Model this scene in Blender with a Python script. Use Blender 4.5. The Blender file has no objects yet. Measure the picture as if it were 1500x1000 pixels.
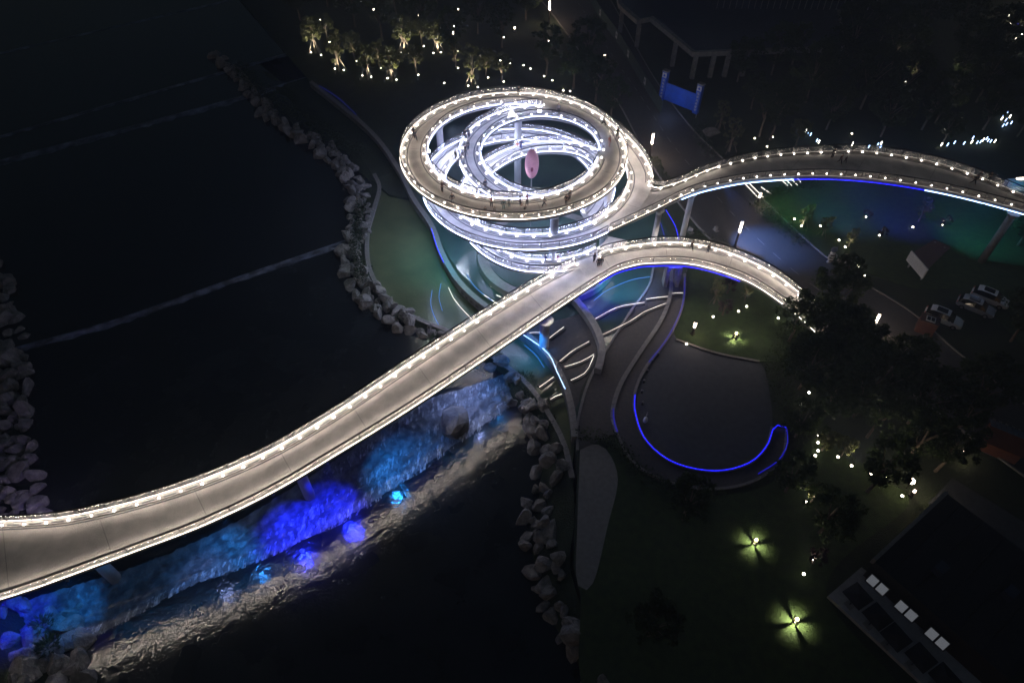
import bpy, math, random
from mathutils import Vector, Matrix
R=math.radians; PI=math.pi
scene=bpy.context.scene
random.seed(7)
# ---------------------------------------------------------------- camera, world, moon, exposure
CAMH,PITCH,FOC=68.0,R(48),1000.0
cam=bpy.data.objects.new('camera',bpy.data.cameras.new('camera')); scene.collection.objects.link(cam)
cam.location=(0,0,CAMH); cam.rotation_euler=(R(90)-PITCH,0,0)
cam.data.sensor_width=36; cam.data.lens=24.0; cam.data.clip_end=3000; cam.data.clip_start=.5
scene.camera=cam
w=bpy.data.worlds.new('World'); scene.world=w; w.use_nodes=True
nt=w.node_tree; bg=nt.nodes['Background']; sky=nt.nodes.new('ShaderNodeTexSky'); sky.sky_type='NISHITA'
sky.sun_disc=False; sky.sun_elevation=R(4); sky.sun_rotation=R(200); sky.air_density=1.5; sky.ozone_density=2.5
nt.links.new(sky.outputs[0],bg.inputs[0]); bg.inputs[1].default_value=0.022
sun=bpy.data.objects.new('moon',bpy.data.lights.new('moon','SUN')); scene.collection.objects.link(sun)
sun.data.energy=0.03; sun.data.angle=R(10); sun.data.color=(.7,.8,1); sun.rotation_euler=(R(35),0,R(-25))
vs=scene.view_settings; scene.display_settings.display_device='sRGB'; vs.view_transform='Standard'; vs.look='None'; vs.exposure=0; vs.gamma=1; vs.use_curve_mapping=False
cy=scene.cycles; cy.max_bounces=5; cy.diffuse_bounces=2; cy.glossy_bounces=3; cy.transparent_max_bounces=16; cy.sample_clamp_indirect=3; cy.use_denoising=True; cy.volume_bounces=0; cy.caustics_reflective=False; cy.caustics_refractive=False
# ---------------------------------------------------------------- helpers
CC,SS=math.cos(PITCH),math.sin(PITCH)
def P(px,py,z=0):                      # a point of the place at height z, read off the photograph
    dx,dy=(px-750)/FOC,(500-py)/FOC
    d=Vector((dx,CC+dy*SS,-SS+dy*CC)); t=(z-CAMH)/d.z
    return Vector((0,0,CAMH))+d*t
def XY(px,py,z=0):
    p=P(px,py,z); return (p.x,p.y)
col=scene.collection
def link(o,parent=None):
    col.objects.link(o)
    if parent is not None: o.parent=parent
    return o
def tag(o,label=None,cat=None,group=None,kind=None):
    if label: o['label']=label
    if cat: o['category']=cat
    if group: o['group']=group
    if kind: o['kind']=kind
    return o
def empty(name,loc=(0,0,0),rz=0,label=None,cat=None,group=None):
    o=bpy.data.objects.new(name,None); o.location=loc; o.rotation_euler=(0,0,rz); o.empty_display_size=.2
    link(o); return tag(o,label,cat,group)
def clone(o,parent=None):
    c=o.copy(); link(c,parent)
    for ch in [k for k in o.children]: clone(ch,c)
    return c
class MB:
    def __init__(s): s.v=[];s.f=[];s.m=[]
    def add(s,v,f,mi=0):
        n=len(s.v); s.v+= [tuple(q) for q in v]; s.f+=[tuple(i+n for i in k) for k in f]; s.m+=[mi]*len(f); return s
    def box(s,c,d,rz=0,mi=0,taper=1.0):
        x,y,z=d[0]/2,d[1]/2,d[2]/2; ca,sa=math.cos(rz),math.sin(rz); vs=[]
        for k,(a,b,e) in enumerate([(-1,-1,-1),(1,-1,-1),(1,1,-1),(-1,1,-1),(-1,-1,1),(1,-1,1),(1,1,1),(-1,1,1)]):
            t=taper if e>0 else 1; X,Y=a*x*t,b*y*t
            vs.append((c[0]+X*ca-Y*sa,c[1]+X*sa+Y*ca,c[2]+e*z))
        return s.add(vs,[(0,3,2,1),(4,5,6,7),(0,1,5,4),(1,2,6,5),(2,3,7,6),(3,0,4,7)],mi)
    def tube(s,pts,rad,n=6,mi=0,cap=True):
        pts=[Vector(p) for p in pts]; r=rad if isinstance(rad,(list,tuple)) else [rad]*len(pts); vs=[];fs=[]
        for i,p in enumerate(pts):
            t=(pts[min(i+1,len(pts)-1)]-pts[max(i-1,0)]).normalized()
            a=t.cross(Vector((0,0,1)) if abs(t.z)<.9 else Vector((1,0,0))).normalized(); b=t.cross(a)
            for k in range(n):
                q=2*PI*k/n; vs.append(p+(a*math.cos(q)+b*math.sin(q))*r[i])
        for i in range(len(pts)-1):
            for k in range(n): fs.append((i*n+k,i*n+(k+1)%n,(i+1)*n+(k+1)%n,(i+1)*n+k))
        if cap: fs.append(tuple(range(n))[::-1]); fs.append(tuple((len(pts)-1)*n+k for k in range(n)))
        return s.add(vs,fs,mi)
    def ball(s,c,r,n=8,m=5,mi=0):
        rx,ry,rz=r if isinstance(r,(list,tuple)) else (r,r,r); vs=[(c[0],c[1],c[2]-rz)];fs=[]
        for i in range(1,m):
            a=-PI/2+PI*i/m
            for k in range(n): q=2*PI*k/n; vs.append((c[0]+rx*math.cos(a)*math.cos(q),c[1]+ry*math.cos(a)*math.sin(q),c[2]+rz*math.sin(a)))
        vs.append((c[0],c[1],c[2]+rz)); L=len(vs)-1
        for k in range(n):
            fs.append((0,1+(k+1)%n,1+k)); fs.append((L,1+(m-2)*n+k,1+(m-2)*n+(k+1)%n))
            for i in range(m-2): a0=1+i*n;a1=a0+n; fs.append((a0+k,a0+(k+1)%n,a1+(k+1)%n,a1+k))
        return s.add(vs,fs,mi)
    def prism(s,poly,z0,z1,mi=0):      # poly: xy or xyz list
        n=len(poly); a=sum(poly[i][0]*poly[(i+1)%n][1]-poly[(i+1)%n][0]*poly[i][1] for i in range(n))
        if a<0: poly=poly[::-1]
        vs=[(p[0],p[1],z0) for p in poly]+[(p[0],p[1],z1) for p in poly]
        fs=[tuple(range(n))[::-1],tuple(range(n,2*n))]+[(i,(i+1)%n,n+(i+1)%n,n+i) for i in range(n)]
        return s.add(vs,fs,mi)
    def mesh(s,name,mats,smooth=False):
        me=bpy.data.meshes.new(name); me.from_pydata(s.v,[],s.f); me.update()
        for m in (mats if isinstance(mats,(list,tuple)) else [mats]): me.materials.append(m)
        if max(s.m or [0])>0: me.polygons.foreach_set('material_index',s.m)
        if smooth: me.polygons.foreach_set('use_smooth',[True]*len(me.polygons))
        return me
    def build(s,name,mats,parent=None,smooth=False,loc=(0,0,0),rz=0):
        o=bpy.data.objects.new(name,s.mesh(name,mats,smooth)); o.location=loc; o.rotation_euler=(0,0,rz); return link(o,parent)
def inst(name,me,parent=None,loc=(0,0,0),rot=(0,0,0),sc=(1,1,1)):
    o=bpy.data.objects.new(name,me); o.location=loc; o.rotation_euler=rot; o.scale=sc; return link(o,parent)
def smooth_line(pts,step=1.0):         # Catmull-Rom through pts, resampled
    pts=[Vector(p) for p in pts]
    if len(pts)==2: dense=[pts[0].lerp(pts[1],i/40) for i in range(41)]
    else:
        dense=[]; q=[2*pts[0]-pts[1]]+pts+[2*pts[-1]-pts[-2]]
        for i in range(1,len(q)-2):
            for k in range(16):
                t=k/16; a,b,c,d=q[i-1],q[i],q[i+1],q[i+2]
                dense.append(.5*((2*b)+(c-a)*t+(2*a-5*b+4*c-d)*t*t+(3*b-a-3*c+d)*t**3))
        dense.append(pts[-1])
    L=[0]
    for i in range(1,len(dense)): L.append(L[-1]+(dense[i]-dense[i-1]).length)
    n=max(2,int(round(L[-1]/step))+1) if step>0 else int(-step); out=[];j=0
    for k in range(n):
        s=L[-1]*k/(n-1)
        while j<len(L)-2 and L[j+1]<s: j+=1
        u=(s-L[j])/max(1e-6,L[j+1]-L[j]); out.append(dense[j].lerp(dense[j+1],min(1,u)))
    return out
def W(pts,z):                          # smoothed line over pixel points at height z
    return smooth_line([P(a,b,z) for a,b in pts],1.0)
def sweep(mb,line,prof,closed=False,side=None,mi=0):   # prof: (offset across, offset up) list
    n=len(line); k=len(prof); vs=[]
    for i,p in enumerate(line):
        if side is not None: a=side[i]
        else:
            t=line[(i+1)%n if closed else min(i+1,n-1)]-line[(i-1) if (closed or i>0) else 0]; a=Vector((t.y,-t.x,0)).normalized()
        for (o,u) in prof: vs.append(p+a*o+Vector((0,0,u)))
    fs=[]
    for i in range(n if closed else n-1):
        j=(i+1)%n
        for m in range(k): fs.append((i*k+m,j*k+m,j*k+(m+1)%k,i*k+(m+1)%k))
    if not closed: fs+= [tuple(range(k)),tuple((n-1)*k+m for m in range(k))[::-1]]
    mb.add(vs,fs,mi)
# ---------------------------------------------------------------- materials
def mat(name,c1,c2=None,rough=.8,scale=4,metal=0,bump=0,bscale=20,spec=.5,detail=6,stretch=None,wear=None):
    m=bpy.data.materials.new(name); m.use_nodes=True; n=m.node_tree; b=n.nodes['Principled BSDF']
    b.inputs['Roughness'].default_value=rough; b.inputs['Metallic'].default_value=metal; b.inputs['Specular IOR Level'].default_value=spec
    tc=n.nodes.new('ShaderNodeTexCoord'); src=tc.outputs['Object']
    if stretch:
        mp=n.nodes.new('ShaderNodeMapping'); mp.inputs['Scale'].default_value=stretch[:3]
        if len(stretch)>3: mp.inputs['Rotation'].default_value=(0,0,stretch[3])
        n.links.new(src,mp.inputs[0]); src=mp.outputs[0]
    c2=c2 or tuple(x*.7 for x in c1)
    no=n.nodes.new('ShaderNodeTexNoise'); no.inputs['Scale'].default_value=scale; no.inputs['Detail'].default_value=detail; n.links.new(src,no.inputs[0])
    cr=n.nodes.new('ShaderNodeValToRGB'); cr.color_ramp.elements[0].position=.32; cr.color_ramp.elements[1].position=.68
    cr.color_ramp.elements[0].color=(*c2,1); cr.color_ramp.elements[1].color=(*c1,1)
    n.links.new(no.outputs[0],cr.inputs[0]); n.links.new(cr.outputs[0],b.inputs['Base Color'])
    if bump:
        nb=n.nodes.new('ShaderNodeTexNoise'); nb.inputs['Scale'].default_value=bscale; nb.inputs['Detail'].default_value=4; n.links.new(src,nb.inputs[0])
        bp=n.nodes.new('ShaderNodeBump'); bp.inputs['Strength'].default_value=bump; bp.inputs['Distance'].default_value=.3; n.links.new(nb.outputs[0],bp.inputs['Height']); n.links.new(bp.outputs[0],b.inputs['Normal'])
    return m
def emit(name,c,s,base=(.8,.8,.8),nee=True):
    m=bpy.data.materials.new(name); m.use_nodes=True; b=m.node_tree.nodes['Principled BSDF']
    b.inputs['Base Color'].default_value=(*base,1); b.inputs['Emission Color'].default_value=(*c,1); b.inputs['Emission Strength'].default_value=s
    if not nee: m.cycles.emission_sampling='NONE'
    return m
WARM=(1,.86,.70); COOL=(.82,.88,1)
M={}
M['deck']=mat('deck_paving',(.53,.50,.47),(.34,.325,.305),.75,.55,bump=.15,bscale=9,detail=12)
M['curb']=mat('pale_curb_stone',(.25,.235,.22),(.19,.18,.165),.6,2)
M['groove_shadow']=mat('drain_slot',(.04,.035,.035),None,.9)  # for the drain slots, and for the shadow dashes drawn on the curbs
M['steel']=mat('painted_steel',(.34,.34,.36),(.26,.26,.28),.45,1.2,metal=.2)
M['under']=mat('girder_paint',(.62,.63,.66),(.5,.5,.53),.55,.7)
M['rail']=mat('dark_handrail',(.05,.04,.035),None,.4,3,metal=.5)
M['post']=mat('rail_post',(.10,.09,.085),None,.45,3,metal=.5)
M['led_warm']=emit('warm_led_strip',(1,.86,.72),4)
M['rail_warm']=emit('warm_rail_light',(1,.87,.76),175)
M['rail_cool']=emit('cool_rail_light',(.50,.58,1),170)
M['rail_dim']=emit('dim_rail_light',(1,.84,.70),14)
M['led_cool']=emit('cool_led_strip',(.50,.58,1),16)
M['bulb']=emit('curb_lamp_glass',(1,.90,.78),14,nee=False)
M['blue']=emit('blue_led',(.012,.012,1),2.4,(.05,.05,.15))
M['azure']=emit('azure_led',(.02,.35,1),5)
M['whiteblue']=emit('ice_blue_led',(.35,.55,1),7)
M['bluedim']=emit('blue_led_dim',(.012,.012,1),.5,(.05,.05,.15))
M['flood']=emit('flood_lens',(.85,.9,1),60,nee=False)
M['spot']=emit('spot_lens',(1,.9,.72),14,nee=False)
M['lamp']=emit('street_lamp_glass',(1,.80,.62),11,nee=False)
M['yellow']=emit('yellow_ball',(1,.9,.45),12,nee=False)
g=bpy.data.materials.new('rail_glass'); g.use_nodes=True; gn=g.node_tree; b=gn.nodes['Principled BSDF']
b.inputs['Base Color'].default_value=(.72,.70,.68,1); b.inputs['Roughness'].default_value=.8
tr=gn.nodes.new('ShaderNodeBsdfTransparent'); mx=gn.nodes.new('ShaderNodeMixShader'); mx.inputs[0].default_value=.20
gn.links.new(tr.outputs[0],mx.inputs[1]); gn.links.new(b.outputs[0],mx.inputs[2]); gn.links.new(mx.outputs[0],gn.nodes['Material Output'].inputs[0]); M['glass']=g
M['ground']=mat('dark_soil_grass',(.035,.05,.022),(.02,.028,.014),.95,.5,bump=.5,bscale=6)
M['grass']=mat('lawn_grass',(.05,.085,.022),(.028,.05,.014),.95,1.2,bump=.8,bscale=14)
M['asphalt']=mat('asphalt',(.06,.058,.056),(.045,.043,.042),.7,2.5,bump=.2,bscale=30)
M['paver']=mat('brown_paver',(.085,.075,.07),(.055,.05,.047),.8,3)
M['terr']=mat('terrace_stone',(.40,.40,.42),(.3,.3,.32),.8,1.5)
M['plaza']=mat('plaza_stone',(.07,.075,.09),(.05,.053,.065),.75,1.5)
M['kerb']=mat('kerb_stone',(.26,.25,.24),(.2,.19,.18),.8,2)
M['concrete']=mat('concrete_wall',(.30,.29,.28),(.18,.175,.17),.85,1.3,bump=.3,bscale=8)
M['rock']=mat('river_boulder',(.34,.32,.30),(.15,.14,.13),.9,1.6,bump=.7,bscale=5)
M['leaf']=mat('leaves',(.06,.085,.03),(.03,.05,.015),.75,1.5)
M['leaf2']=mat('leaves_pale',(.14,.15,.06),(.08,.09,.035),.75,1.5)
M['leaf3']=mat('leaves_purple',(.05,.03,.035),(.03,.02,.02),.8,1.5)
M['bark']=mat('bark',(.2,.16,.12),(.12,.09,.07),.9,5)
M['white']=mat('white_paint',(.7,.7,.7),(.6,.6,.6),.4)
M['line']=mat('road_marking_paint',(.3,.3,.29),(.12,.12,.12),.7,3)
for k_ in ('leaf','leaf2','leaf3'):
    n=M[k_].node_tree; b=n.nodes['Principled BSDF']; tl=n.nodes.new('ShaderNodeBsdfTranslucent'); mx=n.nodes.new('ShaderNodeMixShader'); mx.inputs[0].default_value=.45
    n.links.new(b.inputs['Base Color'].links[0].from_socket,tl.inputs[0]); n.links.new(b.outputs[0],mx.inputs[1]); n.links.new(tl.outputs[0],mx.inputs[2]); n.links.new(mx.outputs[0],n.nodes['Material Output'].inputs[0])
def water(name,c,rough,bs,bump,c2=None,stretch=None):
    m=mat(name,c,c2,rough,.25,bump=bump,bscale=bs,stretch=stretch,spec=.5); return m
M['river']=water('river_water',(.018,.021,.023),.14,1.0,.26,(.010,.012,.013))
for _k in M['river'].node_tree.nodes:
    if _k.type=='TEX_NOISE' and abs(_k.inputs['Scale'].default_value-1.0)<.01: _k.inputs['Detail'].default_value=3.2; _k.inputs['Roughness'].default_value=.6
_n=M['river'].node_tree; _q=_n.nodes.new('ShaderNodeTexNoise'); _q.inputs['Scale'].default_value=.13; _q.inputs['Detail'].default_value=7; _c=_n.nodes.new('ShaderNodeMapRange'); _c.inputs[1].default_value=.3; _c.inputs[2].default_value=.7; _c.inputs[3].default_value=.09; _c.inputs[4].default_value=.19
_t=_n.nodes.new('ShaderNodeTexCoord'); _n.links.new(_t.outputs['Object'],_q.inputs[0]); _n.links.new(_q.outputs[0],_c.inputs[0]); _n.links.new(_c.outputs[0],_n.nodes['Principled BSDF'].inputs['Roughness'])
M['pool']=water('pool_water',(.14,.16,.08),.15,2.0,.10,(.08,.10,.05))
M['pond']=water('pond_water',(.055,.095,.075),.12,2.0,.10,(.03,.055,.045))
M['bed']=mat('river_bed',(.05,.045,.04),(.02,.02,.02),.9,.6)
# foamy weir: dark rock with white water streaks
def foamy(name,lo,hi,scale,stretch,dark=(.03,.035,.04),bright=(.75,.8,.85)):
    m=mat(name,bright,dark,.3,scale,bump=.5,bscale=scale*1.5,stretch=stretch,detail=10)
    cr=[n for n in m.node_tree.nodes if n.type=='VALTORGB'][0]; cr.color_ramp.elements[0].position=lo; cr.color_ramp.elements[1].position=hi; return m
ANG=R(30)
def broken(m,scale,lo,hi):
    n=m.node_tree; b=n.nodes['Principled BSDF']; tc=n.nodes.new('ShaderNodeMapping'); tc.vector_type='POINT'; tc.inputs['Scale'].default_value=(2.4,.7,1); tc.inputs['Rotation'].default_value=(0,0,-ANG); t0_=n.nodes.new('ShaderNodeTexCoord'); n.links.new(t0_.outputs['Object'],tc.inputs[0]); no=n.nodes.new('ShaderNodeTexNoise'); no.inputs['Scale'].default_value=scale; no.inputs['Detail'].default_value=6; no.inputs['Roughness'].default_value=.7
    cr=n.nodes.new('ShaderNodeValToRGB'); cr.color_ramp.elements[0].position=lo; cr.color_ramp.elements[1].position=hi; n.links.new(tc.outputs[0],no.inputs[0]); n.links.new(no.outputs[0],cr.inputs[0]); n.links.new(cr.outputs[0],b.inputs['Alpha'])
M['apron']=foamy('wet_weir_apron',.42,.9,1.3,(1,.75,1,-ANG),(.10,.105,.115),(.42,.44,.46))
M['foam']=foamy('white_water',.30,.62,2.2,(1,.5,1,-ANG))
broken(M['foam'],1.0,.46,.62)
M['foamthin']=foamy('thin_foam_line',.40,.7,1.2,(.5,.5,1),(.04,.045,.06),(.24,.28,.4))

def struct(name,mb,m,smooth=False):
    o=mb.build(name,m,smooth=smooth); o['kind']='structure'; return o
def sheet(name,poly,z,m,thick=.0,step=None):
    mb=MB(); p=[(q[0],q[1]) for q in poly]; mb.prism(p,z-(thick or .3),z); return struct(name,mb,m)
def light(name,kind,loc,energy,color,parent=None,size=.5,target=None,angle=None,blend=.6,size_y=None):
    d=bpy.data.lights.new(name,kind); d.energy=energy; d.color=color
    if kind=='AREA':
        d.size=size
        if size_y: d.shape='RECTANGLE'; d.size_y=size_y
    else: d.shadow_soft_size=size
    if kind=='SPOT': d.spot_size=angle or R(90); d.spot_blend=blend
    o=bpy.data.objects.new(name,d); o.location=loc; link(o,parent)
    if target is not None:
        o.rotation_euler=(Vector(target)-Vector(loc)).to_track_quat('-Z','Y').to_euler()
    return o
# ---------------------------------------------------------------- ground, river, banks
GZ=2.5
mb=MB(); mb.box((0,100,-2.2),(1400,1400,.4)); struct('ground',mb,M['bed'])
# river edge of the east bank (pixels at water level), top to bottom
EB=[(130,-60),(250,40),(345,125),(400,190),(470,235),(512,290),(520,330),(505,390),(520,430),(555,470),(610,500),(665,520),(715,548),(752,590),(782,640),(785,700),(770,760),(778,830),(800,900),(840,960),(870,1040)]
WB=[(-20,380),(20,430),(35,500),(45,580),(50,650),(62,730),(80,800),(100,880),(125,940),(110,1050)]
ebl=W(EB,.4); wbl=W(WB,.4)
# water levels: lower river, and four steps upstream
apron_top=[(-30,905),(60,872),(200,828),(330,772),(450,700),(560,628),(620,588),(680,568),(745,546)]
apron_bot=[(-30,960),(60,945),(140,930),(270,862),(350,832),(430,797),(510,757),(600,698),(645,665),(690,635),(740,600),(790,575)]
at=smooth_line([P(a,b,1.3) for a,b in apron_top],-210); ab=smooth_line([P(a,b,.02) for a,b in apron_bot],-210)
mb=MB(); mb.prism([(-140,-30),(40,-30),(40,60),(-140,60)],-1.2,0); struct('river_water',mb,M['river'])
L1=W([(-60,532),(20,510),(170,468),(330,412),(430,378),(515,349)],1.7)
up=[(q.x,q.y) for q in at]
L2a=[P(-60,250,2.1),P(345,143,2.1),P(620,60,2.1)]; L2b=[P(-60,215,2.4),P(322,105,2.4),P(620,20,2.4)]; L3a=[P(-60,88,2.7),P(195,30,2.7),P(560,-55,2.7)]; L3b=[P(-60,52,3.0),P(180,8,3.0),P(560,-90,3.0)]
def band(name,a,b,z):
    mb=MB(); a=[(p[0],p[1]) for p in a]; b=[(p[0],p[1]) for p in b]
    mb.prism(a+b[::-1],z-1.6,z); return struct(name,mb,M['river'])
l1=[(q.x,q.y) for q in L1]
band('river_water',[(-110,at[0].y)]+up+[(8,up[-1][1])],[(-110,l1[0][1]-4)]+l1,1.25)
band('river_water',[(-110,l1[0][1]-4)]+l1,[(-150,L2a[0].y-8)]+L2a+[],1.65)
band('river_water',[(-150,L2a[0].y-8)]+L2a,[(-150,L2b[0].y-8)]+L2b,2.0)
band('river_water',[(-150,L2b[0].y-8)]+L2b,[(-200,L3a[0].y-20)]+L3a,2.2)
band('river_water',[(-200,L3a[0].y-20)]+L3a,[(-400,400),(-20,400)],2.3)
for nm,ln,z0,z1,wd in [('weir',L1,1.25,1.68,.55),('weir',L2a,1.65,2.03,.9),('weir',L2b,2.0,2.23,.45),('weir',L3a,2.2,2.33,.5)]:
    ln=smooth_line([(p[0],p[1],0) for p in ln],1.0)
    mb=MB(); vs=[];fs=[]
    for i,p in enumerate(ln):
        t=(ln[min(i+1,len(ln)-1)]-ln[max(i-1,0)]); a=Vector((t.y,-t.x,0)).normalized(); j=random.uniform(.6,1.25)
        vs+=[p+a*-.18+Vector((0,0,z1)),p+a*.12+Vector((0,0,z1-.02)),p+a*wd*j*.7+Vector((0,0,z0+.06)),p+a*wd*1.3*j+Vector((0,0,z0+.012))]
    for i in range(len(ln)-1):
        for k in range(3): fs.append((i*4+k,i*4+k+1,i*4+k+5,i*4+k+4))
    mb.add(vs,fs); struct('weir',mb,M['foamthin'])
# apron: uneven slope between crest and foot, foam as geometry rows
mb=MB(); vs=[];fs=[];K=34
rr=random.Random(3)
nA=len(at)
for i in range(nA):
    for k in range(K+1):
        u=k/K; p=at[i].lerp(ab[i],u); drop=1.28*(1-u)**1.4+.03
        edge=min(u,1-u)*4
        vs.append((p.x+rr.uniform(-.1,.1),p.y+rr.uniform(-.1,.1),max(.02,drop+rr.uniform(-.07,.09)*min(1,edge)+.12*math.sin(i*.31+k*.4)*math.sin(i*.083+k*.23)*min(1,edge))))
for i in range(nA-1):
    for k in range(K): a=i*(K+1)+k; fs.append((a,a+1,a+K+2,a+K+1))
mb.add(vs,fs); struct('weir_apron',mb,M['apron'],True)
def foamband(u0,u1,i0,i1,zo,seed):
    i0*=3; i1*=3
    r=random.Random(seed); mb=MB(); vs=[];fs=[]; KK=7; n=i1-i0
    for i in range(i0,i1):
        e=1-abs(2*(i-i0)/max(1,n-1)-1)**4
        for k in range(KK+1):
            u=u0+(u1-u0)*(k/KK)*(.6+.4*e) ; p=at[i].lerp(ab[i],u); drop=1.28*(1-u)**1.4+.03 if u<1 else .02
            bulge=math.sin(PI*k/KK)
            vs.append((p.x+r.uniform(-.04,.04),p.y+r.uniform(-.04,.04),drop+zo*bulge+r.uniform(0,.04)*bulge-.02*(1-bulge)))
    for i in range(n-1):
        for k in range(KK): a=i*(KK+1)+k; fs.append((a,a+1,a+KK+2,a+KK+1))
    mb.add(vs,fs); o=mb.build('white_water',M['foam'],smooth=True); tag(o,kind='stuff'); return o
for a in [(.72,1.04,22,36,.14,1),(.75,1.05,33,50,.15,2),(.70,1.06,46,60,.16,3),(.78,1.06,56,66,.17,4),(.0,.28,51,68,.26,5),(.25,.5,59,68,.14,6),(.8,1.03,8,24,.10,7),(0.05,.3,40,53,.10,9),(.5,.72,30,60,.07,10)]: foamband(*a)
# east ground: one big sheet bounded by the tall wall and the garden edge
W2=[(455,120),(540,190),(582,245),(605,290),(632,330),(648,372),(672,412),(706,444),(748,472),(790,506),(820,545),(836,592),(842,640)]
w2l=W(W2,GZ)
gEdge=[(q.x,q.y) for q in w2l]+[XY(846,700,GZ),XY(842,760,GZ),XY(840,830,GZ),XY(865,920,GZ),XY(895,1060,GZ)]
poly=[XY(300,-60,GZ)]+gEdge+[(60,-10),(500,-10),(500,700),(-60,700)]
sheet('ground',poly,GZ,M['ground'],3.5)
# bank strip (rocky slope) between river edge and the garden
def slope(name,a,b,za,zb,m,n=60,rough=.25):
    a=smooth_line([(p[0],p[1],0) for p in a],-n); b=smooth_line([(p[0],p[1],0) for p in b],-n); mb=MB(); vs=[];fs=[];r=random.Random(5);K=8
    for i in range(n):
        for k in range(K+1):
            u=k/K; q=a[i].lerp(b[i],u); vs.append((q.x,q.y,za+(zb-za)*math.sin(u*PI/2)+(r.uniform(-rough,rough) if 0<k<K else 0)))
    for i in range(n-1):
        for k in range(K): s=i*(K+1)+k; fs.append((s,s+1,s+K+2,s+K+1))
    mb.add(vs,fs); return struct(name,mb,m,True)
W1=[(548,255),(556,275),(548,305),(538,345),(542,395),(568,437),(610,466),(650,482),(692,506),(732,530),(772,562),(803,605),(826,650),(838,700)]
w1l=W(W1,2.0)
up_e=[ (q.x,q.y) for q in W([(180,-60),(300,30),(400,110),(470,170),(520,215),(548,255)]+W1[1:]+[(842,760),(835,830),(862,920),(895,1040)],2.0)]
slope('river_bank',[(q.x,q.y) for q in ebl],up_e,-.5,2.0,M['ground'],120)
wb_up=[(q.x,q.y) for q in W([(-120,380),(-70,500),(-60,650),(-40,760),(-30,860),(10,960),(30,1050)],2.0)]
slope('river_bank',wb_up,[(q.x,q.y) for q in wbl],2.0,-.5,M['ground'],60)
sheet('ground',[(q[0],q[1]) for q in wb_up]+[(-60,-10),(-300,-10),(-300,200),(-160,150)],2.0,M['ground'],3)
g2=[XY(a,b,2.0) for a,b in [(548,262),(520,215),(470,170),(400,110),(300,30),(180,-60)]]+[XY(300,-60,2),XY(455,120,2),XY(540,190,2),XY(575,250,2)]
sheet('ground',g2,2.0,M['ground'],3)
sheet('ground',[XY(a,b,1.95) for a,b in [(520,160),(545,264),(570,285),(606,292),(560,190)]],1.95,M['ground'],3)
# green pool between the two walls
PZ=1.5
pool=[(q.x,q.y) for q in w1l[:]]+[(q.x,q.y) for q in W(W2[1:],PZ)][::-1]
pa=smooth_line([(p.x,p.y,PZ) for p in w1l],-80); pb=smooth_line([(p.x,p.y,PZ) for p in W(W2[1:],2.0)],-80)
mb=MB(); mb.add(pa+pb,[(i,i+1,81+i,80+i) for i in range(79)]); struct('pool_water',mb,M['pool'])
# ---------------------------------------------------------------- retaining walls
def wall(name,line,h0,h1,th,label,m='concrete',cap=True):
    t=empty(name,(line[0].x,line[0].y,0),label=label,cat='wall'); off=Vector((line[0].x,line[0].y,0))
    ln=[Vector((p.x,p.y,0))-off for p in line]
    mb=MB(); sweep(mb,ln,[(-th/2,h0),(-th/2,h1),(th/2,h1),(th/2,h0)]); mb.build('wall_body',M[m],t)
    if cap:      # coping stones laid one by one
        n=0; i=0
        while i<len(ln)-1:
            a,b=ln[i],ln[i+1]; d=(b-a).length; an=math.atan2(b.y-a.y,b.x-a.x); mbs=MB().box((0,0,0),(d*.97,th+.16,.12))
            mbs.build('coping_stone',M['kerb'],t,loc=((a.x+b.x)/2,(a.y+b.y)/2,h1+.062),rz=an); i+=1
    return t
wall('retaining_wall',w1l,-.3,2.0,.45,'curved low stone wall between the river boulders and the green pool')
wall('retaining_wall',W(W2,3.0),-.2,3.0,.6,'long tall curved wall between the green pool and the spiral pond')
W3=[(800,405),(835,430),(858,455),(876,485),(882,512),(876,540)]
wall('planter_wall',W(W3,3.6),2.3,3.6,.9,'thick S shaped wall lit purple beneath the lower footbridge',cap=False)
# ---------------------------------------------------------------- pond, channels, paths, plaza, lawns, roads
def curve(pts,z): return [(q.x,q.y) for q in W(pts,z)]
sheet('pond_water',curve([(575,215),(600,262),(630,320),(655,372),(684,410),(725,445),(800,470),(870,450),(900,420),(950,395),(985,385),(975,330),(950,290),(930,240),(880,190),(760,170),(640,180)],GZ),GZ+.06,M['pond'],.4)
C1=[(957,392),(950,420),(925,455),(890,510),(862,560),(846,620),(846,660)]
C2=[(983,392),(982,430),(968,470),(935,520),(908,565),(897,605),(903,634)]
C3=[(1003,402),(1001,440),(992,470),(972,505),(945,540),(930,575),(930,605),(945,645),(985,678),(1045,691),(1095,680),(1122,655),(1131,626)]
C3o=[(903,634),(925,675),(970,703),(1030,716),(1085,711),(1125,692),(1148,664),(1152,628)]
z=GZ+.05
sheet('water_channel',curve([(838,432)]+[(870,410),(920,396),(957,392)],z)+curve(C1[1:],z)+curve([(842,600),(878,540),(884,500),(862,455)],z),z,M['pond'],.3)
sheet('water_channel',curve([(770,478),(812,440),(850,455),(872,490),(872,530),(850,575),(846,640)],z)+curve([(838,600),(822,548),(792,508)],z),z-.01,M['paver'],.3)
sheet('stone_path',curve(C1,z+.02)+curve(C2,z+.02)[::-1],z+.02,M['paver'],.4)
sheet('stone_path',curve(C2,z+.03)+curve(C3o,z+.03)+curve(C3,z+.03)[::-1],z+.035,M['paver'],.4)
pz=z+.012
sheet('plaza',curve([(1003,402),(1001,440),(992,470),(972,505),(945,540),(930,575),(930,605),(945,645),(985,678),(1045,691),(1095,680),(1122,655),(1131,626),(1128,580),(1112,530),(1050,520),(990,498)],pz),pz,M['plaza'],.3)
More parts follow.
